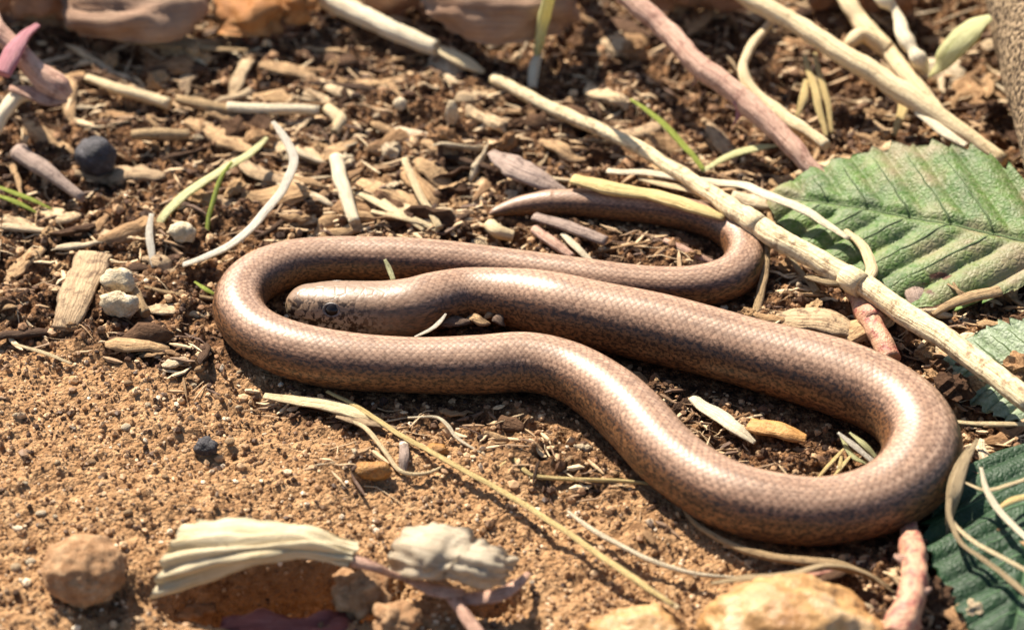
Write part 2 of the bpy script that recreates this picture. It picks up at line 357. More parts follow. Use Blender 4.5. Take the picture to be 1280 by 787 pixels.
# ------------------------------------------------------------------ the slow worm's line on the ground
WORM_PX = [(361,377,6),(366,378,17),(378,380,26),(396,383,31),(418,384,33),(445,385,34.5),(480,386,36),(515,384,37.5),(545,376,36.5),
 (580,368.5,34),(620,369.5,35.5),(660,375,39.5),(700,384,43),(745,394,43.5),(800,406,44),(850,418,44.5),(900,431,45),(950,445,45.5),(1000,458,46.5),
 (1050,473,48),(1100,494,49),(1138,523,50),(1153,560,50),(1137,598,49),(1092,626,46),(1025,639,44),(960,633,44),(912,620,44),(870,597,43.5),(830,565,43),
 (795,526,42),(757,492,41),(712,465,39),(660,453,38),(600,456,37),(540,457,36.5),(480,455,36.5),(430,451,36.5),(385,443,36),(345,430,35.5),(314,411,34.5),
 (299,386,33.5),(306,361,32),(330,342,31),(370,328,29.5),(420,323,28.5),(480,324,28),(540,327,27.5),(600,332,27),(660,340,27),(720,349,27),(780,356,27),
 (840,359,27),(888,355,27),(920,342,27),(932,320,26),(923,298,24.5),(900,282,22.5),(868,271,21),(830,263,20),(780,257.5,19.5),(730,254,18.5),(690,253.5,17),
 (657,256.5,13.5),(634,261,9.5),(618,265.5,5.5),(611.5,267.5,1.5)]
wp = []
for x, y, h in WORM_PX:
    p = P(x, y, 0.5)
    for _ in range(4): r = rad(h, p); p = P(x, y, r*0.97)
    wp.append([*p, r])
wp = np.array(wp); wp[0:3, 2] = [wp[3, 2]-0.03, wp[3, 2]-0.02, wp[3, 2]]       # the snout is carried at head height
wp[-6:, 2] = np.maximum(wp[-6:, 2], 0.13)
for k, (x, y, h) in enumerate(WORM_PX):
    if k < 3 or k >= len(WORM_PX)-6:
        q = P(x, y, wp[k, 2]); wp[k, :3] = q
WL = catmull(wp, 22)
def worm_dist(x, y):
    """distance to the body's line minus its radius"""
    c = WL[::6]; sh = np.shape(x); x = np.ravel(x); y = np.ravel(y); out = np.empty(len(x))
    for i in range(0, len(x), 40000):
        d = np.hypot(x[i:i+40000, None]-c[None, :, 0], y[i:i+40000, None]-c[None, :, 1])-c[None, :, 3]
        out[i:i+40000] = d.min(1)
    return out.reshape(sh)

# ------------------------------------------------------------------ ground
def humus_at(X, Y):
    q = np.stack([X.ravel(), Y.ravel(), np.zeros(X.size)], -1); px, py = project(q)
    by = np.interp(px, [-300, 0, 150, 300, 450, 650, 850, 1000, 1100], [420, 425, 450, 480, 525, 560, 640, 720, 900])
    m = (py-by)/70.0+1.6*fbm(X.ravel()*0.8, Y.ravel()*0.8, 31, 3)
    return (1-sstep(-0.6, 0.9, m)).reshape(X.shape)
HOLES = [(P(350, 738), 1.75, 0.62, 1.7), (P(140, 745), 0.55, 0.4, 0.25), (P(620, 750), 0.5, 0.35, 0.4)]
def ground_z(X, Y):
    h = humus_at(X, Y)
    z = 0.22*fbm(X*0.33, Y*0.33, 1, 3) + (0.16+0.18*h)*fbm(X*1.3, Y*1.3, 5, 3)
    rid = np.abs(vn(X*3.1+2*vn(X*2, Y*2, 8), Y*3.1, 9))
    z = z+(0.03+0.22*h)*(0.5-2*rid)*0.9 + (0.07+0.05*h)*fbm(X*5.5, Y*5.5, 12, 3) + 0.065*fbm(X*12, Y*12, 15, 2)
    z = z+0.05*h
    for c, a, b, d in HOLES:
        z = z-d*np.exp(-(((X-c[0])/a)**2+((Y-c[1])/b)**2)**2)
    wd = worm_dist(X, Y)
    k = 1-sstep(-0.25, 0.55, wd)
    return z*(1-k)+(0.02+0.035*fbm(X*6, Y*6, 40, 2))*k-0.0*k, h
def stretch(n, lo, hi, far):
    core = np.linspace(lo, hi, n); e = np.geomspace(0.08, far, 40)
    return np.concatenate([lo-e[::-1], core, hi+e])
gx = stretch(590, -12.2, 12.2, 200); gy = stretch(560, -9.5, 13.5, 200)
GX, GY = np.meshgrid(gx, gy, indexing='ij')
GZ, GH = ground_z(GX, GY)
i = np.arange(len(gx)-1)[:, None]*len(gy)+np.arange(len(gy)-1)[None, :]
gf = np.stack([i, i+len(gy), i+len(gy)+1, i+1], -1).reshape(-1, 4)
go = bpy.data.objects.new('ground', mesh_np('ground', np.stack([GX, GY, GZ], -1).reshape(-1, 3), gf, None, True, {'humus': GH.ravel()}, M['soil']))
col.objects.link(go); tag(go, 'bare sandy brown soil strewn with crumbs and dry litter', 'ground', kind='structure')
def gz(x, y):
    x = np.clip(np.asarray(x, float), gx[0], gx[-1]-1e-6); y = np.clip(np.asarray(y, float), gy[0], gy[-1]-1e-6)
    i = np.clip(np.searchsorted(gx, x)-1, 0, len(gx)-2); j = np.clip(np.searchsorted(gy, y)-1, 0, len(gy)-2)
    fx = (x-gx[i])/(gx[i+1]-gx[i]); fy = (y-gy[j])/(gy[j+1]-gy[j])
    return (GZ[i, j]*(1-fx)+GZ[i+1, j]*fx)*(1-fy)+(GZ[i, j+1]*(1-fx)+GZ[i+1, j+1]*fx)*fy
def PG(px, py, lift=0.0):
    z = 0.0
    for _ in range(6): p = P(px, py, z); z = float(gz(p[0], p[1]))+lift
    return P(px, py, z)

# ------------------------------------------------------------------ slow worm
def worm_material():
    m, t, b = nodes_mat('slow_worm_skin', 0.34, 0.42)
    uv = N(t, 'ShaderNodeUVMap').outputs[0]; sx = N(t, 'ShaderNodeSeparateXYZ'); t.links.new(uv, sx.inputs[0])
    s, th = sx.outputs[0], sx.outputs[1]
    obj = N(t, 'ShaderNodeTexCoord').outputs['Object']
    a = math_(t, 'DIVIDE', s, 0.062); q = math_(t, 'MULTIPLY', th, 46.0)
    cx = N(t, 'ShaderNodeCombineXYZ'); t.links.new(math_(t, 'MULTIPLY', math_(t, 'ADD', a, q), 0.5), cx.inputs[0]); t.links.new(math_(t, 'MULTIPLY', math_(t, 'SUBTRACT', a, q), 0.5), cx.inputs[1])
    vo = N(t, 'ShaderNodeTexVoronoi', voronoi_dimensions='2D'); vo.inputs['Scale'].default_value = 1.0; vo.inputs['Randomness'].default_value = 0.12
    t.links.new(cx.outputs[0], vo.inputs['Vector'])
    ath = math_(t, 'ABSOLUTE', th)
    wob = math_(t, 'MULTIPLY', math_(t, 'SUBTRACT', noise_(t, mapping(t, uv, (1.2, 14, 1)), 1.0, 5, 0.7), 0.5), 0.05)
    side = math_(t, 'ADD', ath, wob)
    c = ramp(t, side, [(0.0, (0.35, 0.215, 0.14)), (0.07, (0.46, 0.305, 0.215)), (0.13, (0.38, 0.23, 0.15)), (0.16, (0.15, 0.066, 0.028)), (0.20, (0.21, 0.095, 0.038)), (0.27, (0.27, 0.125, 0.05)), (0.36, (0.16, 0.074, 0.032)), (0.46, (0.035, 0.022, 0.016))])
    # lengthwise scale-row lines and scale-to-scale variation
    row = noise_(t, mapping(t, uv, (0.3, 46, 1)), 1.0, 4, 0.7)
    c = mixc(t, 0.75, c, ramp(t, row, [(0.35, (0.62, 0.56, 0.52)), (0.62, (1.18, 1.16, 1.12))]), 'MULTIPLY')
    c = mixc(t, 0.55, c, ramp(t, vo.outputs['Color'], [(0.0, (0.5, 0.45, 0.42)), (0.5, (1.0, 1.0, 1.0)), (1.0, (1.3, 1.28, 1.25))]), 'MULTIPLY')
    c = mixc(t, ramp(t, vo.outputs['Distance'], [(0.38, (0, 0, 0)), (0.62, (0.5, 0.5, 0.5))]), c, (0.10, 0.05, 0.03))
    fleck = noise_(t, mapping(t, uv, (11, 60, 1)), 1.0, 4, 0.7)
    fl = math_(t, 'MULTIPLY', ramp(t, fleck, [(0.47, (0, 0, 0)), (0.55, (1, 1, 1))]), ramp(t, ath, [(0.10, (0.3, 0.3, 0.3)), (0.16, (0.9, 0.9, 0.9))]))
    c = mixc(t, fl, c, (0.022, 0.012, 0.008))
    # head: paler snout and jaw with dark blotches
    hd = math_(t, 'SUBTRACT', 1.0, ramp(t, math_(t, 'DIVIDE', s, 4.0), [(0.25, (0, 0, 0)), (0.62, (1, 1, 1))]))
    blot = noise_(t, obj, 850, 4, 0.65); blot2 = noise_(t, obj, 1500, 3, 0.6)
    hc = ramp(t, ath, [(0.0, (0.23, 0.145, 0.09)), (0.09, (0.27, 0.18, 0.12)), (0.14, (0.22, 0.14, 0.085)), (0.20, (0.42, 0.29, 0.175)), (0.26, (0.62, 0.52, 0.35)), (0.4, (0.45, 0.37, 0.26))])
    band = ramp(t, ath, [(0.06, (0.12, 0.12, 0.12)), (0.12, (1, 1, 1)), (0.29, (1, 1, 1)), (0.36, (0.3, 0.3, 0.3))])
    spots = math_(t, 'MULTIPLY', ramp(t, math_(t, 'ADD', math_(t, 'MULTIPLY', blot, 0.75), math_(t, 'MULTIPLY', blot2, 0.25)), [(0.49, (0, 0, 0)), (0.53, (1, 1, 1))]), band)
    front = math_(t, 'SUBTRACT', 1.0, ramp(t, math_(t, 'DIVIDE', s, 4.0), [(0.30, (0, 0, 0)), (0.5, (0.75, 0.75, 0.75))]))
    hc = mixc(t, math_(t, 'MULTIPLY', spots, front), hc, (0.045, 0.028, 0.018))
    c = mixc(t, hd, c, hc)
    mouth = N(t, 'ShaderNodeAttribute', attribute_name='mouth').outputs['Fac']
    c = mixc(t, math_(t, 'MULTIPLY', mouth, 0.85), c, (0.03, 0.018, 0.012))
    t.links.new(c, b.inputs['Base Color'])
    shield = N(t, 'ShaderNodeTexVoronoi', feature='DISTANCE_TO_EDGE'); shield.inputs['Scale'].default_value = 560; t.links.new(obj, shield.inputs['Vector'])
    hb = math_(t, 'SUBTRACT', 1.0, vo.outputs['Distance'])
    hb2 = ramp(t, shield.outputs['Distance'], [(0.0, (0, 0, 0)), (0.18, (1, 1, 1))])
    mxh = N(t, 'ShaderNodeMix', data_type='FLOAT'); t.links.new(hd, mxh.inputs[0]); t.links.new(hb, mxh.inputs[2]); t.links.new(hb2, mxh.inputs[3])
    bump(t, b, math_(t, 'ADD', mxh.outputs[0], math_(t, 'MULTIPLY', noise_(t, obj, 2600, 3), 0.5)), 0.26, 0.00014)
    rr = ramp(t, noise_(t, obj, 900, 4), [(0.3, (0.33, 0.33, 0.33)), (0.7, (0.48, 0.48, 0.48))]); t.links.new(rr, b.inputs['Roughness'])
    return m
def build_worm():
    L = WL.copy()
    s = np.concatenate([[0], np.cumsum(np.linalg.norm(np.diff(L[:, :3], axis=0), axis=1))])
    root = empty('slow_worm', [L[:, 0].mean(), L[:, 1].mean(), 0.0], 'glossy bronze-brown legless lizard lying in looping coils on the soil', 'lizard')
    sides = 56
    r = L[:, 3].copy(); r += 0.012*np.sin(s*2.1)*sstep(4, 7, s)*(r > 0.25)
    # a rounded snout
    hs = s[WORM_N]; 
    v, f, uv = tube(L[:, :3], r, sides, cap=False)
    v = v.reshape(len(L), sides+1, 3); th = np.linspace(-math.pi, math.pi, sides+1)
    cen = L[:, None, :3]; off = v-cen
    # belly resting flat, head a little flatter on top, mouth groove, brow, jaw
    flatb = np.where(np.abs(th) > 2.2, 0.96, 1.0)[None, :]
    off[..., 2] *= flatb
    headw = (1-sstep(1.7, 2.8, s))[:, None]
    top = np.exp(-(th/0.7)**2)[None, :]
    off[..., 2] *= 1-0.07*headw*top
    a = np.abs(th)[None, :]
    mth = 1.52+0.16*np.clip((s[:, None]-0.2)/1.3, 0, 1)
    mouth = np.exp(-((a-mth)/0.045)**2)*sstep(0.0, 0.1, s)[:, None]*(1-sstep(1.35, 1.75, s))[:, None]
    jaw = np.exp(-((a-(mth+0.28))/0.16)**2)*(1-sstep(1.3, 1.8, s))[:, None]*sstep(0.05, 0.3, s)[:, None]
    brow = np.exp(-((a-0.72)/0.17)**2)*np.exp(-((s[:, None]-EYE_S)/0.3)**2)
    socket = np.exp(-((a-EYE_T)/0.2)**2)*np.exp(-((s[:, None]-EYE_S)/0.13)**2)
    lump = 1-0.07*mouth+0.02*jaw+0.03*brow-0.05*socket
    nos = np.exp(-((a-1.0)/0.09)**2)*np.exp(-((s[:, None]-0.24)/0.035)**2)
    lump = lump-0.10*nos
    off *= lump[..., None]
    v = (cen+off).reshape(-1, 3)
    body = mk('body', (v, f, uv), worm_material(), root, attrs={'mouth': np.clip(mouth+nos, 0, 1).ravel()})
    # eyes
    k = int(np.argmin(np.abs(s-EYE_S))); c = L[k, :3]; tan = unit(L[k+1, :3]-L[k-1, :3]); side = unit(np.cross(tan, [0, 0, 1])); up = np.cross(side, tan)
    em, t, b = nodes_mat('eye_gloss', 0.16, 0.35); b.inputs['Base Color'].default_value = (0.012, 0.009, 0.008, 1)
    lm, t2, b2 = nodes_mat('eyelid', 0.45, 0.4); obj = N(t2, 'ShaderNodeTexCoord').outputs['Object']
    t2.links.new(ramp(t2, noise_(t2, obj, 1500, 3), [(0.4, (0.05, 0.04, 0.035)), (0.6, (0.24, 0.20, 0.17))]), b2.inputs['Base Color'])
    for sg in (-1, 1):
        d = side*math.sin(EYE_T)*sg+up*math.cos(EYE_T)
        e0 = c+d*(L[k, 3]*0.865); R = 0.128
        ts = np.linspace(0, math.pi, 17); ax = d; e1 = unit(np.cross(d, up)); 
        path = e0[None]+ax[None]*(-np.cos(ts)[:, None]*R*0.75)
        eo = mk('eye', tube(path, np.maximum(np.sin(ts)*R, 0.001), 22, up=tuple(tan), cap=False), em, root)
        ring = [e0+d*0.035+tan*math.cos(q)*R*1.13+np.cross(d, tan)*math.sin(q)*R*0.86 for q in np.linspace(0, 2*math.pi, 25)]
        mk('eyelid', tube(ring, 0.028, 8, up=tuple(d), cap=False), lm, eo)
    return root
WORM_N = 22
EYE_S, EYE_T = 0.90, 1.0
build_worm()

# ------------------------------------------------------------------ grains, crumbs and rootlets (too many to count)
bm = bmesh.new(); bmesh.ops.create_icosphere(bm, subdivisions=1, radius=1.0); bm.verts.ensure_lookup_table()
ICO_V = np.array([v.co[:] for v in bm.verts]); ICO_F = np.array([[v.index for v in f.verts] for f in bm.faces]); bm.free()
def scatter(n, zone):
    x = rng.uniform(-11.5, 11.5, n); y = rng.uniform(-9, 13, n); h = humus_at(x, y)
    keep = rng.random(n) < (h if zone else (1-h)*0.85+0.15)
    keep &= worm_dist(x, y) > -0.12
    return x[keep], y[keep]
def crumbs(n, zone, lo, hi, power):
    x, y = scatter(n, zone); n = len(x); sz = lo+(hi-lo)*rng.random(n)**power
    z = gz(x, y)+sz*rng.uniform(-0.1, 0.55, n)
    wd = worm_dist(x, y); z = np.where(wd < sz, np.minimum(z, 0.03), z)
    sc = sz[:, None]*rng.uniform(0.6, 1.25, (n, 3)); 
    v = ICO_V[None]*(1+rng.uniform(-0.28, 0.22, (n, 12, 1)))
    a = rng.uniform(0, 6.28, n); v = v*sc[:, None, :]
    v = np.stack([v[..., 0]*np.cos(a)[:, None]-v[..., 1]*np.sin(a)[:, None], v[..., 0]*np.sin(a)[:, None]+v[..., 1]*np.cos(a)[:, None], v[..., 2]], -1)
    v = v+np.stack([x, y, z], -1)[:, None, :]
    f = ICO_F[None]+(np.arange(n)*12)[:, None, None]
    return v.reshape(-1, 3), f.reshape(-1, 3), np.repeat(rng.random(n), 12)
assert len(ICO_V) == 12
for nm, lab, mat, parts in (
    ('sand_grains', 'fine tan sand grains scattered over the bare soil', 'grain', [crumbs(46000, 0, 0.012, 0.05, 2.0), crumbs(9000, 0, 0.035, 0.085, 2.2)]),
    ('humus_crumbs', 'dark brown crumbs of humus between the dry stalks', 'crumb', [crumbs(26000, 1, 0.015, 0.075, 2.0), crumbs(3000, 1, 0.05, 0.12, 2.0)])):
    o = 0; V, F, A = [], [], []
    for v, f, a in parts: V.append(v); F.append(f+o); A.append(a); o += len(v)
    ob = bpy.data.objects.new(nm, mesh_np(nm, np.vstack(V), np.vstack(F), None, False, {'rnd': np.concatenate(A)}, M[mat])); col.objects.link(ob)
    tag(ob, lab, 'soil grains', kind='stuff')
def rootlets(n):
    V, F, A, o = [], [], [], 0
    x, y = scatter(n*3, 1); x = x[:n]; y = y[:n]
    for k in range(len(x)):
        L_ = rng.uniform(0.25, 1.1); a = rng.normal(0, 0.7)+(math.pi if rng.random() < .5 else 0); m = 5
        aa = a+np.cumsum(rng.normal(0, 0.28, m)); px = x[k]+np.cumsum(np.cos(aa))*L_/m; py = y[k]+np.cumsum(np.sin(aa))*L_/m
        if worm_dist(px, py).min() < 0.02: continue
        pz = gz(px, py)+0.02+0.03*rng.random(m)
        v, f, u = tube(np.stack([px, py, pz], -1), rng.uniform(0.006, 0.02)*np.array([1, 1, .9, .7, .4]), 4, cap=False)
        V.append(v); F.append(f+o); A.append(np.full(len(v), rng.random())); o += len(v)
    ob = bpy.data.objects.new('rootlets', mesh_np('rootlets', np.vstack(V), np.vstack(F), None, True, {'rnd': np.concatenate(A)}, M['fibre'])); col.objects.link(ob)
    tag(ob, 'hair-thin dry rootlets matted into the soil', 'rootlets', kind='stuff')
rootlets(1500)

# ------------------------------------------------------------------ stalks, twigs and blades
def wiggle(p, r, seed):
    """small kinks, as dry stems have"""
    L_ = np.concatenate([[0], np.cumsum(np.linalg.norm(np.diff(p, axis=0), axis=1))]); a = np.minimum(r, 0.1)*0.35
    k = seed+len(p)*3+int(abs(p[0, 0])*100)
    return p+np.stack([a*fbm(L_*1.6, L_*0+k, k % 97, 2), a*fbm(L_*1.6, L_*0+k+9, k % 89, 2), a*0.6*fbm(L_*1.6, L_*0+k+5, k % 83, 2)], -1)*2
def stalk(name, pts, width, mat, label=None, cat=None, parent=None, sides=12, flat=1.0, rough=0.06, group=None, seed=0, n=10, lump=0.04, twist=0.0, rib=None):
    """pts: (px,py,z of the axis above the datum or None = lie on soil) ; width in picture px at each point or one"""
    ws = width if isinstance(width, (list, tuple)) else [width]*len(pts)
    c = []
    for (x, y, *z), w_ in zip(pts, ws):
        if z and z[0] is not None: p = P(x, y, z[0])
        else:
            p = PG(x, y, 0.1); p = PG(x, y, rad(w_/2, p)*flat*0.85)
        c.append([*p, rad(w_/2, p)])
    g = catmull(c, n)
    if twist == 0 and flat == 1.0 and len(pts) > 2: pass
    return mk(name, tube(wiggle(g[:, :3], g[:, 3], seed), np.maximum(g[:, 3], 0.003), max(sides, 12), flat, twist, rough, 0.07 if rib is None else rib, seed=seed, lump=lump), M[mat], parent, label, cat, group)
def node_ring(parent, a, b, width, mat):
    pa, pb = P(*a), P(*b); r = rad(width/2, pa); g = np.array([pa+(pb-pa)*k for k in (0, .3, .5, .7, 1)])
    return mk('node', tube(g, r*np.array([0.96, 1.02, 1.07, 1.03, 0.96]), 12, rough=0.05), M[mat], parent)
def thing(name, px, label, cat): return empty(name, PG(*px), label, cat)

# long stalk crossing the right half
t = thing('straw_stalk', (1080, 360), 'long pale straw stalk with brown flecks running past the coiled tail and over leaves', 'stalk')
stalk('stem', [(618,98,.35),(690,134,.42),(760,166,.5),(830,203,.6),(890,241,.72),(945,280,.80),(1010,318,.78),(1065,349,.75),(1130,390,.75),(1200,437,.82),(1292,506,.95)],
      [15,16,17,18,22,27,28,29,29,30,30], 'stained', parent=t, sides=16, seed=1)
node_ring(t, (1056,344,.755), (1078,358,.755), 33, 'straw')
node_ring(t, (930,269,.775), (950,284,.80), 29, 'straw')
stalk('side_shoot', [(1082,352,.72),(1088,330,.75),(1076,306,.72),(1056,288,.6)], [15,15,13,8], 'straw', parent=t, flat=.7)
stalk('leaf_sheath', [(1062,352,.72),(1040,352,.66),(1015,346,.55),(1003,344,.45)], [15,14,10,3], 'husk', parent=t, flat=.6)
# stalk fragments in line with it
t = thing('straw_stalk', (480, 45), 'broken pale straw stalk with a split end beside the large brown dead leaf', 'stalk')
stalk('stem', [(255,-78,.25),(320,-44,.5),(385,-12,.6),(440,14,.5),(500,40,.42),(545,60,.35)], [20,23,24,25,24,21], 'white_straw', parent=t, sides=14)
stalk('broken_end', [(543,58,.33),(560,67,.32),(585,80,.28),(606,90,.22)], [13,20,20,8], 'straw', parent=t, flat=.6)
stalk('straw_husk', [(716,224,.62),(760,234,.66),(810,243,.66),(860,256,.72),(906,272,.68)], [17,23,22,22,10], 'yellow', 'hollow golden straw lying along the top of the lizard\'s tail', 'straw', flat=.55, sides=12, lump=.12)
stalk('straw', [(760,212,.45),(840,220,.55),(905,228,.6),(960,243,.75),(1010,266,.78),(1062,298,.7)], [10,13,14,16,15,8], 'white_straw', 'thin flat pale straw tucked under the edge of the hairy leaf', 'straw', flat=.35)
stalk('straw', [(800,222,.42),(860,236,.5),(905,250,.55),(940,268,.55)], [10,14,14,8], 'straw', 'short flat straw lying between the long stalk and the golden hollow straw', 'straw', flat=.35)
t = thing('straw_stalk', (1080, 90), 'thick pale yellow straw stalk leaning towards the rough log, ending at the leaf', 'stalk')
stalk('stem', [(740,-130,.3),(820,-74,1.1),(915,-14,1.6),(1000,34,1.45),(1080,84,1.25),(1160,138,.95),(1256,204,.5)], [18,22,23,24,26,27,20], 'straw', parent=t, sides=14)
stalk('split_strip', [(1150,140,.9),(1180,165,.85),(1208,182,.8)], [12,16,10], 'white_straw', parent=t, flat=.5)
t = thing('straw_stalk', (1130, 80), 'crooked pale stalk crossing under the thick yellow straw by the log', 'stalk')
stalk('stem', [(990,-100,.2),(1020,-56,.9),(1052,-10,1.2),(1078,28,1.05),(1112,66,.9),(1150,112,.75),(1188,160,.6)], [16,20,22,24,24,22,20], 'straw', parent=t, lump=.1)
stalk('side_shoot', [(1108,62,.95),(1080,44,1.15),(1062,52,1.1),(1056,66,.9)], [20,18,16,10], 'straw', parent=t, lump=.1)
stalk('knobbly_root', [(1066,-110,.2),(1082,-56,1.0),(1100,-8,1.5),(1118,14,1.4),(1128,42,1.3),(1140,62,1.2),(1148,74,1.1),(1158,92,.8)], [12,16,22,14,24,13,22,12], 'cream' if False else 'white_straw', 'knobbly cream root hanging beside the crooked pale stalk', 'root', lump=.25, n=8)
stalk('dry_leaf', [(1240,22,1.9),(1218,36,1.7),(1192,58,1.4),(1172,82,1.0),(1162,96,.6)], [12,30,30,20,8], 'limegrass', 'curled yellow-green leaf blade drooping next to the rough log', 'leaf', flat=.25, twist=1.2)
t = thing('grass_sprig', (675, 60), 'upright pale green grass stem standing before the large brown leaf', 'grass')
stalk('stem', [(702,-90,4.0),(696,-50,3.2),(688,-14,2.3),(682,20,1.5),(672,68,.5)], [3,12,16,16,11], 'limegrass', parent=t, sides=10)
stalk('stem_base', [(672,66,.5),(667,84,.35),(666,112,.1)], [9,14,12], 'white_straw', parent=t)
t = thing('bramble_cane', (900, 105), 'pink bramble stem with small thorns reaching the large hairy leaf', 'stem')
stalk('stem', [(640,-140,.3),(706,-80,1.2),(772,-16,1.7),(830,36,1.5),(870,78,1.35),(930,128,1.1),(970,164,.92),(1034,228,.55)], [22,24,26,26,26,27,26,20], 'pink', parent=t, sides=16, lump=.06)
stalk('thorn', [(876,78,1.3),(873,92,1.1),(866,108,.85)], [16,9,2], 'pink', parent=t)
stalk('thorn', [(926,128,1.1),(925,142,.9),(917,156,.7)], [14,8,2], 'magenta', parent=t)
stalk('twig', [(962,30,1.2),(944,52,1.2),(932,82,1.1),(936,108,.95),(962,132,.85),(1000,158,.8),(1034,182,.75)], [9,11,14,17,17,17,14], 'straw', 'crooked pale twig bending down alongside the pink bramble stem', 'twig', lump=.15)
for k, (a, b, w_) in enumerate([((1006,70,.9),(1032,172,.35),11),((1018,66,.95),(1040,168,.4),9),((1008,100,.7),(996,146,.35),11),((1130,96,.7),(1118,170,.3),14)]):
    stalk('straw', [a, ((a[0]+b[0])/2+3, (a[1]+b[1])/2, (a[2]+b[2])/2+.05), b], [w_*.6, w_, w_*.5], 'yellow', ['dry straw blade standing upright behind the pink bramble stem']*3 and ('dry straw blade standing upright behind the pink bramble stem' if k < 3 else 'short flat straw standing under the thick yellow stalk'), 'straw', group='upright dry blades by the bramble stem' if k < 3 else None, flat=.35)
stalk('grass_sprig', [(788,124,.75),(815,142,.7),(850,175,.55),(882,214,.35)], [4,8,10,7], 'green', 'thin lime green grass blade arching by the long stalk', 'grass', flat=.4)
stalk('grass_sprig', [(878,214,.35),(910,196,.45),(945,184,.5),(972,182,.5)], [6,11,13,5], 'limegrass', 'short pale green blade lying below the crooked pale twig', 'grass', flat=.35)

# left side blades and straws
stalk('grass_sprig', [(228,332,.12),(262,320,.3),(300,297,.5),(338,258,.75),(362,222,.95),(366,196,1.05),(356,170,1.15),(342,152,1.2)], [10,12,13,13,12,12,11,6], 'whitegrass', 'curved bleached grass blade arching up beside the lizard\'s left bend', 'grass', flat=.45)
stalk('grass_sprig', [(199,290,.15),(206,270,.3),(235,240,.45),(275,214,.55),(310,194,.6),(333,172,.6)], [8,12,14,13,12,6], 'limegrass', 'bleached grass blade turning green at its tip, behind the arched blade', 'grass', flat=.4)
stalk('grass_sprig', [(190,268,.45),(188,300,.3),(193,334,.1)], [6,10,7], 'whitegrass', 'short white grass blade standing left of the arched blades', 'grass', flat=.4)
stalk('grass_sprig', [(256,300,.1),(263,262,.4),(274,226,.7),(290,203,.9)], [5,6,6,4], 'green', 'hair-thin green grass stem rising through the bleached blades', 'grass')
stalk('straw', [(286,134,.3),(330,136,.35),(400,139,.3)], [14,15,13], 'white_straw', 'bright white straw piece lying flat above the arched grass blade', 'straw')
stalk('straw', [(222,124,.25),(255,132,.28),(292,138,.25)], [12,16,13], 'tan', 'tan straw piece butting against the bright white straw', 'straw')
stalk('straw', [(108,98,.3),(150,112,.35),(212,130,.25)], [10,14,16], 'straw', 'stubby straw with a cut end near the pink shoot', 'straw')
stalk('twig', [(22,190,.35),(58,214,.4),(104,247,.25)], [22,20,13], 'greytwig', 'short grey-brown twig lying by the dark round seed', 'twig', lump=.12)
stalk('straw', [(422,198,.35),(430,236,.3),(443,278,.2)], [17,18,15], 'white_straw', 'short white straw with a dark joint standing behind the lizard', 'straw')
stalk('straw', [(506,198,.4),(522,236,.35),(550,286,.2)], [9,10,10], 'straw', 'slim straw slanting above the lizard\'s back', 'straw', flat=.6)
for a, b, w_ in [((440,238),(548,288),12),((464,264),(545,284),9),((478,250),(530,288),8),((150,462),(84,416),7)][:3]:
    stalk('straw', [(a[0],a[1],.2),((a[0]+b[0])/2,(a[1]+b[1])/2,.25),(b[0],b[1],.15)], [w_*.7, w_, w_*.7], 'straw', 'split straw in the bundle behind the lizard\'s back', 'straw', group='straw bundle behind the back', flat=.5)
stalk('straw', [(165,168,.3),(200,166,.35),(238,168,.3)], [13,15,13], 'tan', 'stubby brown straw below the cut straw by the shoot', 'straw')
stalk('straw', [(410,136,.3),(425,150,.3),(418,166,.2)], [14,18,12], 'straw', 'curled straw end beside the bright white straw', 'straw')
for k, (a, b) in enumerate([((-6,232),(66,262)),((-6,244),(50,268))]):
    stalk('grass_sprig', [(*a,.35),((a[0]+b[0])/2,(a[1]+b[1])/2-3,.3),(*b,.12)], [5,8,3], 'green', 'green grass blade lying below the grey-brown twig', 'grass', group='green blades under the twig', flat=.4)
stalk('grass_sprig', [(243,352,.2),(258,362,.18),(272,370,.1)], [3,7,3], 'green', 'tiny green blade touching the lizard\'s left bend', 'grass', flat=.4)
stalk('grass_tip', [(481,324,.95),(486,335,.85),(492,351,.75)], [4,7,6], 'limegrass', 'tiny lime grass tip poking up behind the lizard\'s head', 'grass', flat=.5)
stalk('straw', [(182,358,.15),(220,368,.15),(268,374,.12)], [5,7,6], 'tan', 'thin brown straw ending at the lizard\'s left bend', 'straw')

# foreground straws
stalk('straw', [(408,489,.25),(455,513,.2),(500,543,.2),(570,582,.22),(640,621,.22),(720,672,.25),(790,722,.3),(842,756,.28)], [5,7,8,8,9,9,10,5], 'yellow', 'long thin golden straw lying slantwise on the sand before the lizard', 'straw', sides=8, flat=.6)
stalk('straw', [(780,712,.2),(815,738,.22),(850,760,.15)], [4,11,8], 'straw', 'frayed pale straw tip at the end of the long golden straw', 'straw', flat=.4)
stalk('straw', [(711,639,.18),(740,662,.18),(775,681,.18),(820,702,.2),(870,716,.2),(935,722,.15)], [4,7,7,7,6,3], 'white_straw', 'thin bleached straw lying beside the long golden straw', 'straw', sides=8)
stalk('root', [(622,585,.1),(640,574,.15),(655,588,.15),(672,596,.12),(730,598,.15),(790,602,.12),(822,605,.1)], [3,6,6,6,6,5,3], 'yellow', 'wavy thread-like root lying on the grit before the lizard', 'root', sides=7)
stalk('root', [(510,522,.12),(545,521,.2),(560,532,.2),(572,548,.15),(602,566,.1)], [3,4,5,5,3], 'white_straw', 'pale bent root beside the long golden straw', 'root', sides=7)
stalk('root', [(428,522,.12),(455,534,.2),(478,560,.2),(500,588,.15),(530,592,.15),(555,582,.1)], [4,6,6,6,5,3], 'straw', 'hooked pale root crossing under the long golden straw', 'root', sides=7)
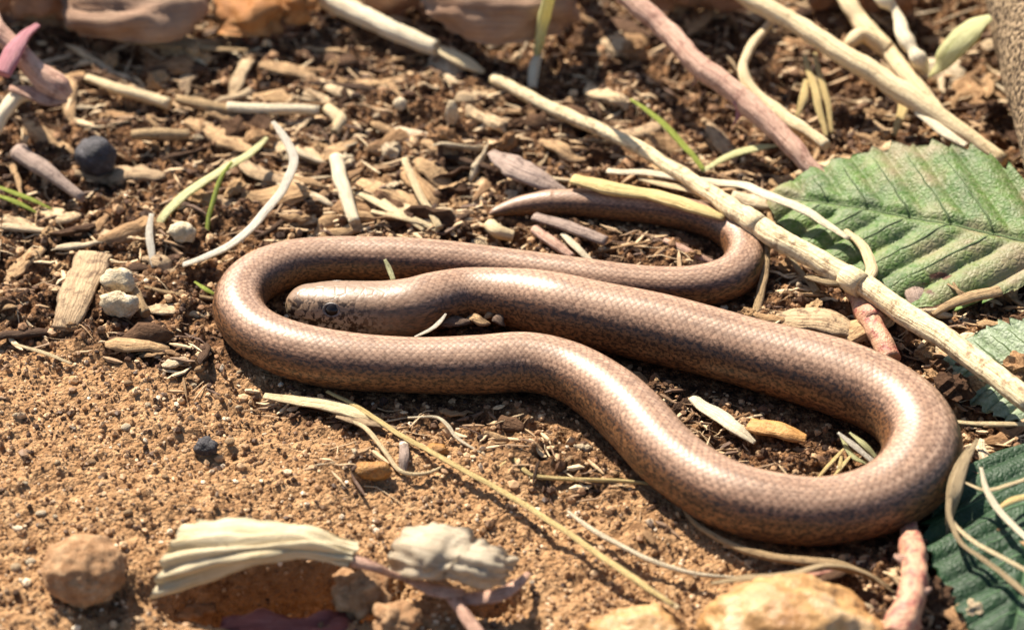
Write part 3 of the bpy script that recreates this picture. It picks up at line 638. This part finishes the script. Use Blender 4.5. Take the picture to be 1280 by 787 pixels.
stalk('straw_chip', [(330,494,.12),(390,503,.18),(440,514,.18),(478,528,.12)], [10,20,22,8], 'straw', 'flat frayed straw piece lying below the lizard\'s left bend', 'straw', flat=.3)
stalk('straw_chip', [(420,520,.15),(455,528,.18),(495,536,.12)], [6,12,6], 'wood', 'narrow brown splinter beside the flat frayed straw piece', 'splinter', flat=.4)
stalk('splinter', [(503,548,.1),(505,570,.22),(503,590,.1)], [10,13,9], 'greytwig', 'short grey splinter stuck upright under the golden straw', 'splinter', flat=.6)
stalk('straw', [(18,430,.1),(52,440,.12),(90,455,.08)], [4,6,4], 'straw', 'single pale straw lying alone on the bare sand', 'straw', flat=.5)
stalk('twig', [(848,622,.15),(868,652,.15),(905,676,.2),(950,691,.3),(1000,701,.42),(1042,704,.5),(1075,714,.4),(1115,735,.2)], [3,7,9,11,12,13,10,4], 'tan', 'thin brown twig lying across the ochre stone', 'twig', sides=10)
t = thing('dry_leaf_strip', (1000, 725), 'shrivelled reddish-brown strip curling over the ochre stone', 'dead leaf')
stalk('strip', [(890,728,.35),(940,722,.55),(985,716,.68),(1035,706,.6),(1080,716,.45),(1120,742,.2)], [5,14,16,14,12,6], 'husk', parent=t, flat=.4, twist=.8)
stalk('stalk_end', [(940,735,.5),(990,722,.7),(1040,712,.6)], [4,10,5], 'redstem', parent=t, flat=.5)
t = thing('bramble_cane', (1135, 730), 'thick reddish thorny stem rising from below under the lizard\'s right bend', 'stem')
stalk('stem', [(1136,655,.2),(1140,690,.5),(1142,720,.62),(1136,750,.62),(1120,800,.5)], [20,34,36,38,42], 'redstem', parent=t, sides=16, lump=.14, rough=.1)
stalk('thorn', [(1146,744,.65),(1156,740,.7),(1164,735,.7)], [18,12,5], 'pink', parent=t)
stalk('thorn', [(1132,702,.6),(1124,698,.62),(1118,694,.6)], [16,11,5], 'pink', parent=t)
t = thing('bramble_cane', (1095, 415), 'red and cream stem passing behind the lizard under the long stalk', 'stem')
stalk('stem', [(1066,360,.35),(1082,388,.42),(1096,415,.42),(1114,450,.3)], [24,27,29,28], 'redstem', parent=t, sides=14, lump=.1)
node_ring(t, (1084,388,.42), (1092,404,.42), 32, 'redstem')

# dry grass tangle on the right
t = thing('dry_grass_tuft', (1200, 640), 'tangle of shrivelled tan grass blades over the dark bramble leaf', 'dry grass')
stalk('blade', [(1222,548,1.0),(1206,578,.95),(1196,612,.85),(1188,640,.6),(1184,668,.3)], [4,14,18,13,4], 'husk', parent=t, flat=.3, twist=.7)
stalk('blade', [(1212,556,1.0),(1192,590,.9),(1186,640,.75),(1200,676,.75),(1226,696,.75),(1260,722,.75),(1290,748,.75)], [3,8,8,7,7,9,9], 'husk', parent=t, flat=.5)
stalk('blade', [(1188,646,.6),(1206,668,.8),(1240,690,.85),(1290,716,.85)], [3,6,7,7], 'straw', parent=t, flat=.5)
stalk('blade', [(1226,584,1.0),(1234,612,.95),(1246,634,.9),(1266,655,.88),(1290,676,.9)], [4,8,10,10,10], 'white_straw', parent=t, flat=.4)
stalk('blade', [(1204,602,.85),(1232,612,.92),(1262,605,.95),(1290,596,.95)], [3,6,6,5], 'straw', parent=t, flat=.5)
stalk('blade', [(1290,618,.9),(1262,626,.88),(1246,636,.85)], [9,10,4], 'yellow', parent=t, flat=.4)
stalk('straw', [(1196,527,.5),(1240,529,.55),(1292,529,.55)], [6,8,7], 'straw', 'slim straw lying straight between the grey leaf and the dark bramble leaf', 'straw', flat=.6)
stalk('twig', [(1166,394,.4),(1200,376,.55),(1250,362,.6)], [8,15,19], 'tan', 'split tan twig lying under the big hairy leaf', 'twig', flat=.7, lump=.12)
for a, b in [((1185,355),(1218,376)),((1190,350),(1208,380))]:
    stalk('straw', [(*a,.5),((a[0]+b[0])/2,(a[1]+b[1])/2,.52),(*b,.4)], [3,5,3], 'tan', 'wispy brown straw over the split tan twig', 'straw', group='wisps on the tan twig')
stalk('bark_strip', [(956,402,.2),(1000,398,.35),(1045,404,.35),(1088,424,.2)], [16,40,42,14], 'wood', 'fibrous brown bark strip lying behind the lizard\'s thick body', 'bark', flat=.3, rough=.2)
stalk('straw', [(962,300,.6),(956,340,.4),(944,396,.15)], [8,10,12], 'tan', 'straw leaning upright against the outside of the tail bend', 'straw', flat=.6)
stalk('twig', [(972,300,.5),(992,330,.35),(1004,344,.35),(1022,366,.3)], [4,7,7,10], 'husk', 'bent thin fibre hanging beneath the long stalk', 'fibre')
stalk('bark_strip', [(1138,348,.3),(1145,368,.3),(1150,392,.15)], [22,26,18], 'greytwig', 'grey wood sliver standing below the hairy leaf', 'wood', flat=.5)
# pieces lying in the tail loop
stalk('straw', [(668,272,.2),(710,284,.3),(757,303,.2)], [14,18,18], 'greytwig', 'grey straw lying under the raised tail tip', 'straw', flat=.6)
stalk('straw', [(668,288,.15),(690,304,.2),(716,322,.15)], [12,14,10], 'pink', 'pinkish straw lying inside the tail loop', 'straw')
stalk('straw', [(704,292,.2),(718,308,.22),(740,330,.12)], [9,10,8], 'white_straw', 'pale slim straw beside the pinkish straw in the tail loop', 'straw', flat=.6)
stalk('twig', [(832,300,.25),(858,312,.28),(892,330,.15)], [7,10,9], 'pink', 'thin pink twig inside the tail loop by its bend', 'twig')
stalk('straw', [(612,282,.15),(622,290,.18),(640,296,.1)], [16,18,14], 'straw', 'stub of straw under the tip of the tail', 'straw')
# inside the right-hand loop
stalk('straw_chip', [(866,496,.12),(895,516,.2),(922,536,.2),(944,553,.1)], [14,22,20,8], 'white_straw', 'flat cream straw chip lying inside the right-hand body loop', 'straw', flat=.3)
t = thing('grass_husk', (1078, 560), 'grey-green split grass husk lying against the inside of the body loop', 'husk')
for k, (pts, w_) in enumerate([([(1048,540,.45),(1068,556,.35),(1092,578,.2)], [4,10,8]), ([(1062,540,.4),(1080,555,.35),(1096,572,.2)], [3,9,7]), ([(1050,542,.3),(1066,568,.25),(1088,580,.15)], [3,8,6])]):
    stalk('blade', pts, w_, 'limegrass' if k else 'whitegrass', parent=t, flat=.35)
for k, (a, b) in enumerate([((1058,558),(1022,598)),((1066,566),(1040,598)),((1052,570),(1050,596))]):
    stalk('straw', [(*a,.25),((a[0]+b[0])/2,(a[1]+b[1])/2,.22),(*b,.1)], [3,6,4], 'yellow', 'slim golden straw inside the right-hand body loop', 'straw', group='golden straws inside the loop', flat=.6)
stalk('skin_sliver', [(518,421,.62),(538,411,.66),(549,402,.70),(557,392,.74)], [3,6,6,3], 'whitegrass', 'bluish white sliver stuck beneath the lizard\'s throat', 'sliver', flat=.3)
for k, (x, y, L_, hh, an) in enumerate([(570,403,44,20,-4),(598,402,30,13,10),(612,396,18,9,-25),(624,403,16,15,30)]):
    ca, sa = math.cos(math.radians(an))*L_/2, math.sin(math.radians(an))*L_/2
    stalk('bark_crumb', [(x-ca,y-sa,.38),(x-ca*.2,y-sa*.2-3,.46),(x+ca*.5,y+sa*.5-1,.44),(x+ca,y+sa,.36)], [hh*.4,hh,hh*.7,hh*.3], ('bark','slabtan','wood','bark')[k], ['long dark bark crumb wedged behind the lizard\'s throat', 'tan bark crumb next to the dark one by the lizard\'s neck', 'small brown wood crumb on the tan crumb by the lizard\'s neck', 'dark crumb where the neck meets the front coil'][k], 'bark', flat=.7, rough=.4, lump=.3, seed=70+k)
stalk('bark_strip', [(612,190,.6),(640,206,.6),(672,222,.5),(706,240,.3)], [12,38,34,14], 'greytwig', 'angular grey-brown bark piece behind the tail tip', 'bark', flat=.35, rough=.2)
stalk('wood_chip', [(120,318,.28),(106,350,.3),(92,384,.25),(80,412,.12)], [44,46,44,34], 'wood', 'broad weathered wood chip lying on the soil left of the lizard', 'wood', flat=.25, rough=.12)
stalk('twig', [(148,340,.2),(166,362,.25),(184,392,.15)], [14,16,14], 'tan', 'curved tan twig stub resting against the cream stones', 'twig')

# log
a0 = P(1280, 300, 1.5); g = np.linspace(0, 1, 90)[:, None]
path = np.array([10.98, a0[1], 1.5])*(1-g)+np.array([10.9, a0[1]+17, 1.9])*g
mk('log', tube(path, 1.75*(1+0.03*fbm(g[:, 0]*9, g[:, 0]*0, 4)), 72, rough=0.02, lump=.01), M['post'], None, 'rough speckled tan log lying beyond the big hairy leaf', 'log')

# ------------------------------------------------------------------ stones, clods, seeds
def ico(sub):
    bm = bmesh.new(); bmesh.ops.create_icosphere(bm, subdivisions=sub, radius=1.0)
    v = np.array([q.co[:] for q in bm.verts]); f = np.array([[q.index for q in p.verts] for p in bm.faces]); bm.free(); return v, f
ICO = {k: ico(k) for k in (2, 3, 4, 5)}
def stone(name, px, py, wpx, hpx, depth, mat, label=None, cat=None, seed=0, sub=4, rough=0.25, group=None, sink=0.2, parent=None, freq=1.6, lift=None):
    v, f = ICO[sub]; c = PG(px, py, 0.2); rx = rad(wpx/2, c); hp = rad(hpx/2, c); rz = max(hp*hp-(depth*0.63)**2, (0.4*hp)**2)**0.5/0.78; c = PG(px, py, rz*(1-sink) if lift is None else lift)
    d = np.array([1+rough*(mnoise.fractal(Vector(q)*freq+Vector((seed*7.1, seed*3.3, seed)), 0.7, 2.0, 4)) for q in v])
    p = v*d[:, None]*np.array([rx, depth, rz])+c
    uv = np.stack([np.arctan2(v[:, 1], v[:, 0])/6.28*4, v[:, 2]*2], -1)
    return mk(name, (p, f, uv), M[mat], parent, label, cat, group)
stone('stone', 985, 790, 214, 132, .95, 'stone', 'large ochre stone under the thin brown twig', 'stone', 3, 5, 0.16)
stone('stone', 800, 792, 110, 60, .45, 'stone', 'low tan stone half buried before the ochre stone', 'stone', 9, 4, 0.3)
stone('soil_ball', 105, 712, 104, 88, .62, 'brownclod', 'round brown soil ball resting on the bare sand', 'soil ball', 5, 5, 0.1, freq=2.6)
stone('seed', 120, 196, 52, 50, .36, 'darkseed', 'dark grey round seed lying by the grey-brown twig', 'seed', 2, 4, 0.1)
stone('stone', 148, 352, 40, 32, .2, 'cream', 'cream pebble beside the broad wood chip', 'stone', 6, 3, 0.35)
stone('stone', 150, 380, 44, 34, .2, 'cream', 'second cream pebble in front of the first, by the curved tan twig stub', 'stone', 8, 3, 0.35)
stone('stone', 228, 290, 34, 28, .2, 'cream', 'small cream pebble between the bleached grass blades', 'stone', 11, 3, 0.3)
stone('seed', 565, 143, 16, 34, .12, 'cream', 'upright pale seed near the broken stalk', 'seed', 13, 3, 0.15)
stone('seed', 500, 130, 17, 16, .12, 'cream', 'round pale seed below the broken stalk', 'seed', 14, 3, 0.15)
stalk('bark_fragment', [(936,530,.18),(955,534,.2),(985,542,.2),(1008,548,.14)], [22,27,26,16], 'amberwood', 'flat orange-brown fragment lying inside the right-hand body loop', 'bark', flat=.45, sides=7, rough=.12)
stone('amber_fragment', 466, 588, 46, 24, .16, 'amber', 'amber chip on the sand beside the hooked root', 'chip', 16, 3, 0.3)
stone('amber_fragment', 545, 562, 30, 16, .12, 'amber', 'little amber chip next to the long golden straw', 'chip', 17, 3, 0.3)
stone('soil_lump', 452, 742, 74, 60, .42, 'brownclod', 'lumpy soil clod under the stalk of the pale fan-shaped leaf', 'soil clod', 21, 4, 0.45, lift=.1)
stone('soil_lump', 236, 762, 62, 44, .32, 'brownclod', 'lumpy soil clod below the wide end of the pale fan-shaped leaf', 'soil clod', 22, 4, 0.45)
stone('soil_lump', 498, 772, 56, 40, .3, 'brownclod', 'lumpy soil clod under the crumpled grey-white leaf', 'soil clod', 23, 4, 0.45)
stone('bark_crumb', 258, 558, 28, 22, .15, 'darkseed', 'dark crumb lying alone on the bare sand', 'bark', 18, 3, 0.4)

# ------------------------------------------------------------------ leaves
def bramble_leaf(name, base, tip, halfw, nrm, mat, vmat, label, nv=7, pleat=0.12, droop=0.25, cup=0.15, teeth=13, seed=0, sweep=0.55):
    b = P(*base); tpt = P(*tip); ax = tpt-b; L = np.linalg.norm(ax); ax = ax/L
    nr = np.asarray(nrm, float); nr = unit(nr-ax*np.dot(nr, ax)); sd_ = np.cross(nr, ax)
    nu, nv_ = 180, 61
    u = np.linspace(0, 1, nu)[:, None]*np.ones((1, nv_)); v = np.linspace(-1, 1, nv_)[None, :]*np.ones((nu, 1))
    wd_ = halfw*np.sin(math.pi*np.clip(u, 0, 1)**0.72)**0.75*(1-0.12*u)
    ph = (u*teeth) % 1.0
    wd_ = wd_*(1+0.10*(ph**1.5-0.4)*np.abs(v)**6*(1+0.4*fbm(u*teeth, v*0, seed)))+0.01
    y = v*wd_; x = u*L+np.abs(y)*sweep*np.abs(v)*0.35
    q = (x-np.abs(y)*(sweep+0.35))/L*nv
    fr = np.abs((q % 1.0)-0.5)*2                            # 1 on a vein
    z = -pleat*fr**2.2*np.minimum(1, np.abs(v)*4)-pleat*0.9*np.exp(-(y/0.09)**2)
    z = z+cup*np.abs(v)**1.5*halfw*0.6-droop*(u-0.45)**2*L*0.3+0.05*fbm(x*1.5, y*1.5, seed, 3)
    g = b+ax*x[..., None]+sd_*y[..., None]+nr*z[..., None]
    root = empty(name, [b[0], b[1], max(0, b[2]-.5)], label, 'leaf')
    root.location = Vector(g.reshape(-1, 3).mean(0)*S)
    bl = mk('blade', thicken(g, 0.035, np.stack([u, v], -1)), M[mat], root)
    def on(xx, yy):          # nearest grid point of the blade
        d = (x-xx)**2+(y-yy)**2; k = np.unravel_index(np.argmin(d), d.shape); return g[k]-nr*0.0
    mid = np.array([g[i_, nv_//2]+nr*0.012 for i_ in range(0, nu, 6)])
    mr = mk('midrib', tube(mid, np.linspace(0.045, 0.012, len(mid)), 8), M[vmat], root)
    for k in range(1, nv):
        for sg in (-1, 1):
            pts = []
            for yy in np.linspace(0.02, halfw, 16):
                xx = (k+0.0)/nv*L*0.93+yy*(sweep+0.35)
                xx = (k+0.5)/nv*L+yy*(sweep+0.35)
                if xx > L: break
                i_ = int(np.clip(xx/L*(nu-1), 0, nu-1))
                if yy > wd_[i_, -1]*0.96: break
                pts.append(on(xx, sg*yy)+nr*0.012)
            if len(pts) > 3: mk('vein', tube(np.array(pts), np.linspace(0.03, 0.01, len(pts)), 6), M[vmat], mr)
    return root
bramble_leaf('bramble_leaf', (1325,304,1.0), (958,232,.72), 1.98, (-0.10, -0.25, 1), 'leaf_big', 'vein', 'large hairy green bramble leaf with brown blotches between the log and the long stalk', 7, .13, .3, -.12, 15, 3)
bramble_leaf('bramble_leaf', (1360,462,.55), (1176,452,.4), 1.15, (0, -0.2, 1), 'leaf_grey', 'vein', 'pale grey-green ribbed leaf lying under the long stalk', 6, .08, .2, -.1, 11, 8)
bramble_leaf('bramble_leaf', (1312,540,.62), (1262,812,.55), 1.75, (-0.15, -0.1, 1), 'leaf_dark', 'vein_dark', 'dark glossy blue-green bramble leaf under the tangle of dry grass', 8, .10, .3, -.1, 15, 5)

def dead(name, rows, mat, label, cat='dead leaf', parent=None, **kw):
    return mk(name, patch(rows, **kw), M[mat], parent, label, cat)
t = thing('dead_leaf', (330, 700), 'pale fan-shaped dead leaf with ridges arching over a hollow in the sand', 'dead leaf')
dead('blade', [[(190,746,.02),(196,728,.25),(200,708,.5),(208,686,.72),(222,666,.8),(246,652,.62)],
               [(250,730,.35),(254,714,.7),(258,696,.98),(264,678,1.1),(274,662,1.05),(294,650,.72)],
               [(316,707,.8),(320,697,1.05),(324,686,1.2),(330,674,1.22),(338,663,1.1),(350,654,.8)],
               [(376,697,.95),(380,691,1.1),(384,684,1.18),(388,677,1.15),(394,670,1.05),(402,664,.85)],
               [(436,703,.8),(439,699,.88),(441,694,.93),(444,689,.93),(447,684,.86),(450,680,.75)]], 'pale_leaf', None, None, t, ridge=.055, rfreq=5, crump=.1, seed=2, t=.035)
stalk('leaf_stalk', [(440,700,.8),(470,708,.75),(490,716,.55),(520,726,.35)], [18,13,9,7], 'pink', parent=t)
t = thing('dead_leaf', (560, 700), 'crumpled grey-white dead leaf with a dark fold and pink stalks', 'dead leaf')
dead('blade', [[(486,716,.0),(489,694,.42),(498,672,.66),(518,656,.55)],
               [(510,722,.62),(516,704,.98),(526,678,1.1),(548,656,.8)],
               [(536,726,.78),(544,710,1.0),(556,684,1.12),(580,662,.75)],
               [(566,722,.7),(574,708,.9),(586,692,.9),(604,674,.5)]], 'grey_dead', None, None, t, ridge=.014, rfreq=4, crump=.14, seed=5, t=.03)
dead('folded_lobe', [[(556,722,.75),(566,706,1.0),(580,690,1.1),(598,674,.95)],
               [(580,730,.7),(592,714,1.0),(606,698,1.1),(618,680,.9)],
               [(606,734,.6),(616,720,.85),(628,706,.9),(634,690,.7)],
               [(628,728,.4),(636,718,.55),(642,708,.55),(644,696,.4)]], 'grey_dead', None, None, t, ridge=.03, rfreq=4, crump=.08, seed=9, t=.035)
stalk('pink_stalk', [(505,722,.35),(530,734,.5),(556,742,.5),(580,742,.4)], [10,18,22,16], 'pink', parent=t, flat=.5)
stalk('pink_stalk', [(570,742,.35),(600,746,.4),(635,738,.35),(660,716,.15)], [18,22,20,8], 'pink', parent=t, flat=.5)
stalk('pink_stalk', [(560,742,.4),(576,762,.45),(600,796,.35)], [16,16,18], 'pink', parent=t)
dead('dead_leaf', [[(270,806,-.3),(268,786,-.1),(285,770,-.1)],[(330,810,-.1),(330,785,.1),(338,766,.05)],[(400,810,-.1),(402,786,.1),(398,768,.0)],[(460,806,-.3),(455,784,-.1),(440,764,-.2)]], 'red_dead', 'dark red dead leaf lying in the hollow under the pale leaf', crump=.25, seed=11)
# background leaves
dead('dead_leaf', [[(515,-40,.9),(530,6,1.0),(560,40,.6)],[(570,-50,1.5),(585,4,1.5),(596,50,.75)],[(640,-50,1.7),(640,4,1.65),(640,54,.8)],[(696,-44,1.5),(700,2,1.5),(696,46,.75)],[(722,-35,1.0),(724,2,1.0),(712,34,.6)]], 'brown_dead', 'large smooth brown dead leaf standing behind the broken pale stalk', crump=.25, ridge=.02, rfreq=2, seed=3, t=.05)
dead('dead_leaf', [[(60,-40,.9),(80,6,1.0),(96,44,.6)],[(140,-50,1.4),(160,4,1.4),(168,54,.7)],[(215,-50,1.3),(228,0,1.3),(226,44,.65)],[(262,-40,.9),(258,-8,.9),(250,22,.5)]], 'brown_dead', 'pinkish brown dead leaf standing behind the pink shoot', crump=.35, seed=6, t=.05)
dead('dead_leaf', [[(262,-30,.6),(268,14,.7),(270,42,.4)],[(320,-40,1.0),(318,8,1.05),(312,46,.5)],[(362,-30,.7),(352,10,.8),(346,38,.4)]], 'orange_dead', 'glowing orange dead leaf beside the pinkish brown one', crump=.35, seed=8, t=.04)
dead('dead_leaf', [[(345,-30,.8),(350,0,.9),(352,22,.6)],[(380,-30,1.1),(376,2,1.1),(374,30,.6)],[(400,-28,.8),(396,0,.85),(392,20,.5)]], 'orange_dead', 'small rounded orange leaf next to the broken pale stalk', crump=.2, seed=9, t=.04)
for k, (a, b) in enumerate([((120,40),(290,62)),((150,52),(300,48)),((180,30),(282,58)),((200,48),(330,62))]):
    stalk('straw', [(a[0],a[1],.45),((a[0]+b[0])/2,(a[1]+b[1])/2+6,.45),(b[0],b[1],.25)], [5,10,5], 'tan', 'brown straw lying at the foot of the standing dead leaves', 'straw', group='straws at the foot of the dead leaves', flat=.5)
for k, (x, y, w_, h_) in enumerate([(-20,-30,120,60),(450,-40,120,60),(800,-40,150,50),(1010,-35,140,50)]):
    dead('dead_leaf', [[(x,y,1.2),(x,y+h_*.6,.7),(x+10,y+h_,.2)],[(x+w_*.5,y-10,1.8),(x+w_*.5,y+h_*.5,1.0),(x+w_*.5,y+h_,.2)],[(x+w_,y,1.2),(x+w_,y+h_*.6,.7),(x+w_-8,y+h_,.2)]], 'brown_dead', ['dead brown leaf in the dark corner above the pink shoot', 'brown leaf partly hidden by the broken pale stalk', 'brown leaf lying behind the pink bramble stem', 'brown leaf behind the crooked pale stalk'][k], crump=.4, seed=20+k)
# pink shoot at the left edge
t = thing('bramble_shoot', (40, 130), 'salmon and magenta young shoot curling beside the grey-brown twig', 'shoot')
stalk('stalk', [(-60,-70,.3),(-34,-24,1.4),(-12,18,1.9),(10,52,1.7),(40,84,1.4),(70,108,1.1),(84,122,.9)], [18,20,22,24,26,34,22], 'pink', parent=t, sides=16)
stalk('bud', [(2,92,1.6),(14,68,1.8),(30,48,1.9),(46,32,1.9)], [24,26,18,10], 'magenta', parent=t, flat=.6)
stalk('leaflet', [(84,124,.9),(60,124,.95),(34,116,1.0),(10,110,1.1)], [14,24,22,12], 'pink', parent=t, flat=.4)
stalk('pale_root', [(52,120,.85),(26,120,.9),(8,138,.8),(-8,166,.5)], [14,18,18,14], 'white_straw', parent=t)

# ------------------------------------------------------------------ countable loose litter, each piece its own object
SHADES = {'dark brown': [(0.0, (0.07, 0.035, 0.018)), (1.0, (0.17, 0.09, 0.045))],
          'tan': [(0.0, (0.36, 0.20, 0.095)), (1.0, (0.60, 0.40, 0.21))],
          'pale cream': [(0.0, (0.64, 0.47, 0.28)), (1.0, (0.82, 0.69, 0.48))]}
UVS = {'sliver': (4, 16, 1), 'chip': (3, 18, 1), 'clod': (4, 4, 1), 'grit': (5, 5, 1)}
LM = {(k, sh): litter_mat(sh.replace(' ', '_')+'_'+k, st, {'sliver': .7, 'chip': .85, 'clod': .95, 'grit': .55}[k], .1 if k == 'sliver' else 0, UVS[k]) for k in UVS for sh, st in SHADES.items()}
def proto(kind, k, sh):
    r_ = np.random.default_rng(100+k+len(kind)*31); sm = True
    if kind == 'sliver':
        m = 9; x = np.linspace(-.5, .5, m); bend = r_.normal(0, 0.06); kink = r_.normal(0, .1)
        path = np.stack([x, bend*(1-4*x*x)+kink*np.maximum(0, x-.1)+r_.normal(0, .01, m), 0.03*(1-4*x*x)+r_.normal(0, .008, m)], -1)
        v, f, u = tube(path, 0.06*np.array([.3, .8, .95, 1, 1.05, 1, .95, .75, .2])*r_.uniform(.7, 1.25, m), 7, r_.uniform(.25, .7), r_.normal(0, .8), .22, seed=k)
    elif kind == 'chip':
        m = 7; x = np.linspace(-.5, .5, m); path = np.stack([x, r_.normal(0, .03, m), r_.normal(0, .025, m)], -1)
        v, f, u = tube(path, r_.uniform(.14, .26)*np.array([.45, .9, 1, 1, 1, .9, .4])*r_.uniform(.75, 1.15, m), 9, r_.uniform(.25, .45), r_.normal(0, .4), .3, seed=k+50); sm = k % 2 == 0
    else:
        iv, f = ICO[3 if kind == 'clod' else 2]
        d = np.array([1+(.55 if kind == 'clod' else .25)*mnoise.fractal(Vector(q)*1.9+Vector((k*5.3, k, len(kind))), 0.6, 2.0, 5) for q in iv])
        v = iv*d[:, None]*0.5*np.array([1, r_.uniform(.6, 1), r_.uniform(.5, .8)]); u = np.stack([iv[:, 0]*2, iv[:, 1]*2], -1); sm = kind != 'clod'
    return mesh_np(kind, v, f, u, sm, None, LM[kind, sh])
PROT = {(k, sh): [proto(k, i_, sh) for i_ in range(9)] for k in UVS for sh in SHADES}
SPEC = {'sliver': ('straw_sliver', 'straw sliver', 'straw', 300, (0.45, 1.7), (.25, .4, .35)),
        'chip': ('bark_chip', 'bark chip', 'bark', 290, (0.3, 1.35), (.3, .5, .2)),
        'clod': ('soil_clod', 'soil clod', 'soil clod', 260, (0.2, 0.66), (.4, .55, .05)),
        'grit': ('grit_pebble', 'grit pebble', 'pebble', 200, (0.09, 0.2), (.2, .45, .35))}
def place_of(px, py, x, y):
    if 640 < px < 925 and 262 < py < 335: return 'inside the tail loop'
    if 850 < px < 1110 and 480 < py < 600: return 'inside the right-hand body loop'
    if px > 960 and py > 340: return 'near the bramble leaves and red stems'
    if py < 335 and px > 760: return 'under the stalks around the pink bramble stem'
    if py < 300 and px > 400: return 'behind the tail and the long stalk'
    if py < 420: return 'around the bleached grass blades behind the left bend'
    if px < 400: return 'on the open sand near the round soil ball'
    return 'in front of the body by the golden straw'
SLABS = [(275,170,95,25,34),(365,192,115,12,30),(340,218,95,25,24),(480,242,105,26,28),(520,268,90,14,26),(150,218,115,4,30),(62,172,70,32,30),(395,118,70,18,20),(322,152,75,35,30),
         (560,188,66,20,26),(72,268,56,2,30),(140,302,64,40,26),(30,332,66,-42,26),(222,392,78,8,24),(205,332,60,18,22),(470,104,76,-14,26),(430,112,64,22,20),(640,152,60,-6,22),(704,188,66,22,26),
         (300,100,64,-60,20),(236,96,56,-74,18),(360,88,70,12,24),(760,120,60,30,26),(800,160,56,-12,24),(1075,205,60,20,28),(1120,190,60,-30,26),(900,180,60,60,24),(85,120,70,80,22),(20,280,60,10,22),(270,255,70,15,24),(420,190,60,-30,22),(590,225,50,30,24)]
for q, (x, y, l_, an, wd_) in enumerate(SLABS):
    d_ = (math.cos(math.radians(an))*l_/2, math.sin(math.radians(an))*l_/2); jj = rng.normal(0, 3, 4)
    stalk('rotted_wood', [(x-d_[0], y-d_[1]), (x-d_[0]*.35+jj[0], y-d_[1]*.35+jj[1]), (x+d_[0]*.4+jj[2], y+d_[1]*.4+jj[3]), (x+d_[0], y+d_[1])], [wd_*.45, wd_, wd_*.9, wd_*.4], ('slabtan', 'slabpale', 'wood')[q % 3],
          f"fibrous {('tan', 'pale', 'brown')[q % 3]} piece of rotted wood {place_of(x, y, 0, 0)}", 'wood', group=f"{('tan', 'pale', 'brown')[q % 3]} rotted wood pieces {place_of(x, y, 0, 0)}", flat=.4, rough=.28, sides=11, seed=q+60, lump=.15)
for kind, (nm, noun, cat, cnt, (lo, hi), mixw) in SPEC.items():
    made = 0; tries = 0
    while made < cnt and tries < cnt*60:
        tries += 1
        px = rng.uniform(-20, 1300); py = rng.uniform(-10, 800)
        p = P(px, py, 0.1); h = float(humus_at(np.array([p[0]]), np.array([p[1]]))[0])
        if kind != 'grit':
            dens = 0.015+0.98*h
            if py > 500: dens *= 0.4
            dens *= 0.12+0.88*float(sstep(-.12, .1, fbm(np.array([p[0]*.55]), np.array([p[1]*.55]), 77, 2)[0]))
        else: dens = 0.3+0.7*(1-h)
        if rng.random() > dens: continue
        L_ = lo+(hi-lo)*rng.random()**1.7
        if 900 > px > 300 and py > 480 or (840 < px < 1110 and 480 < py < 600): L_ *= 0.5
        if kind != 'grit' and h < .4: L_ *= 0.45
        a = rng.normal(0, 0.55) if rng.random() < .7 else rng.uniform(0, 3.14)
        if rng.random() < .5: a += math.pi
        ex = np.array([math.cos(a), math.sin(a)])*L_*.5
        xs = np.array([p[0]-ex[0], p[0], p[0]+ex[0]]); ys = np.array([p[1]-ex[1], p[1], p[1]+ex[1]])
        rr = 0.05 if kind == 'sliver' else L_*.3
        if worm_dist(xs, ys).min() < rr+0.02: continue
        zs = gz(xs, ys); sh = list(SHADES)[int(rng.choice(3, p=mixw))]
        o = bpy.data.objects.new(nm, PROT[kind, sh][int(rng.integers(9))]); col.objects.link(o)
        lift = {'sliver': 0.03, 'chip': 0.04, 'clod': L_*0.16, 'grit': L_*0.2}[kind]
        zc = zs.mean()*0.5+zs.max()*0.5+lift if kind in ('sliver', 'chip') else zs[1]+lift
        o.location = Vector((p[0], p[1], zc))*S
        pitch = -math.atan2(zs[2]-zs[0], L_) if kind in ('sliver', 'chip') else 0
        o.rotation_euler = (rng.normal(0, .35), pitch+rng.normal(0, .1), a)
        if kind == 'sliver': ws = rng.uniform(0.4, 1.6)*max(0.6, min(1.1, L_)); o.scale = (L_, ws, ws)
        else: o.scale = (L_, L_*rng.uniform(.7, 1.1), L_*rng.uniform(.75, 1.1))
        where = place_of(px, py, p[0], p[1])
        tag(o, f'small {sh} {noun} lying {where}', cat, f'{sh} {noun}s {where}'); made += 1
# finer splinters, past counting
def splinters(n):
    V, F, A, o = [], [], [], 0
    x, y = scatter(n*3, 1); keep = rng.random(len(x)) < 0.2+0.8*sstep(-.12, .1, fbm(x*.55, y*.55, 77, 2)); x = x[keep][:n]; y = y[keep][:n]; wd = worm_dist(x, y)
    for k in range(len(x)):
        L_ = rng.uniform(0.12, 0.55); a = rng.normal(0, 0.6)
        if wd[k] < L_*.5+.02: continue
        m = np.array([-.5, -.2, .2, .5]); px = x[k]+math.cos(a)*L_*m; py = y[k]+math.sin(a)*L_*m
        pz = gz(px, py); pz = pz*.4+pz.max()*.6+rng.uniform(0.0, .05)
        v, f, u = tube(np.stack([px, py, pz], -1), rng.uniform(0.012, 0.055)*np.array([.35, 1, .9, .3]), 5, rng.uniform(.3, .8), cap=False)
        V.append(v); F.append(f+o); A.append(np.full(len(v), rng.random())); o += len(v)
    ob = bpy.data.objects.new('splinters', mesh_np('splinters', np.vstack(V), np.vstack(F), None, False, {'rnd': np.concatenate(A)}, M['fibre'])); col.objects.link(ob)
    tag(ob, 'fine brown splinters of rotted straw and wood covering the soil', 'splinters', kind='stuff')
splinters(4500)
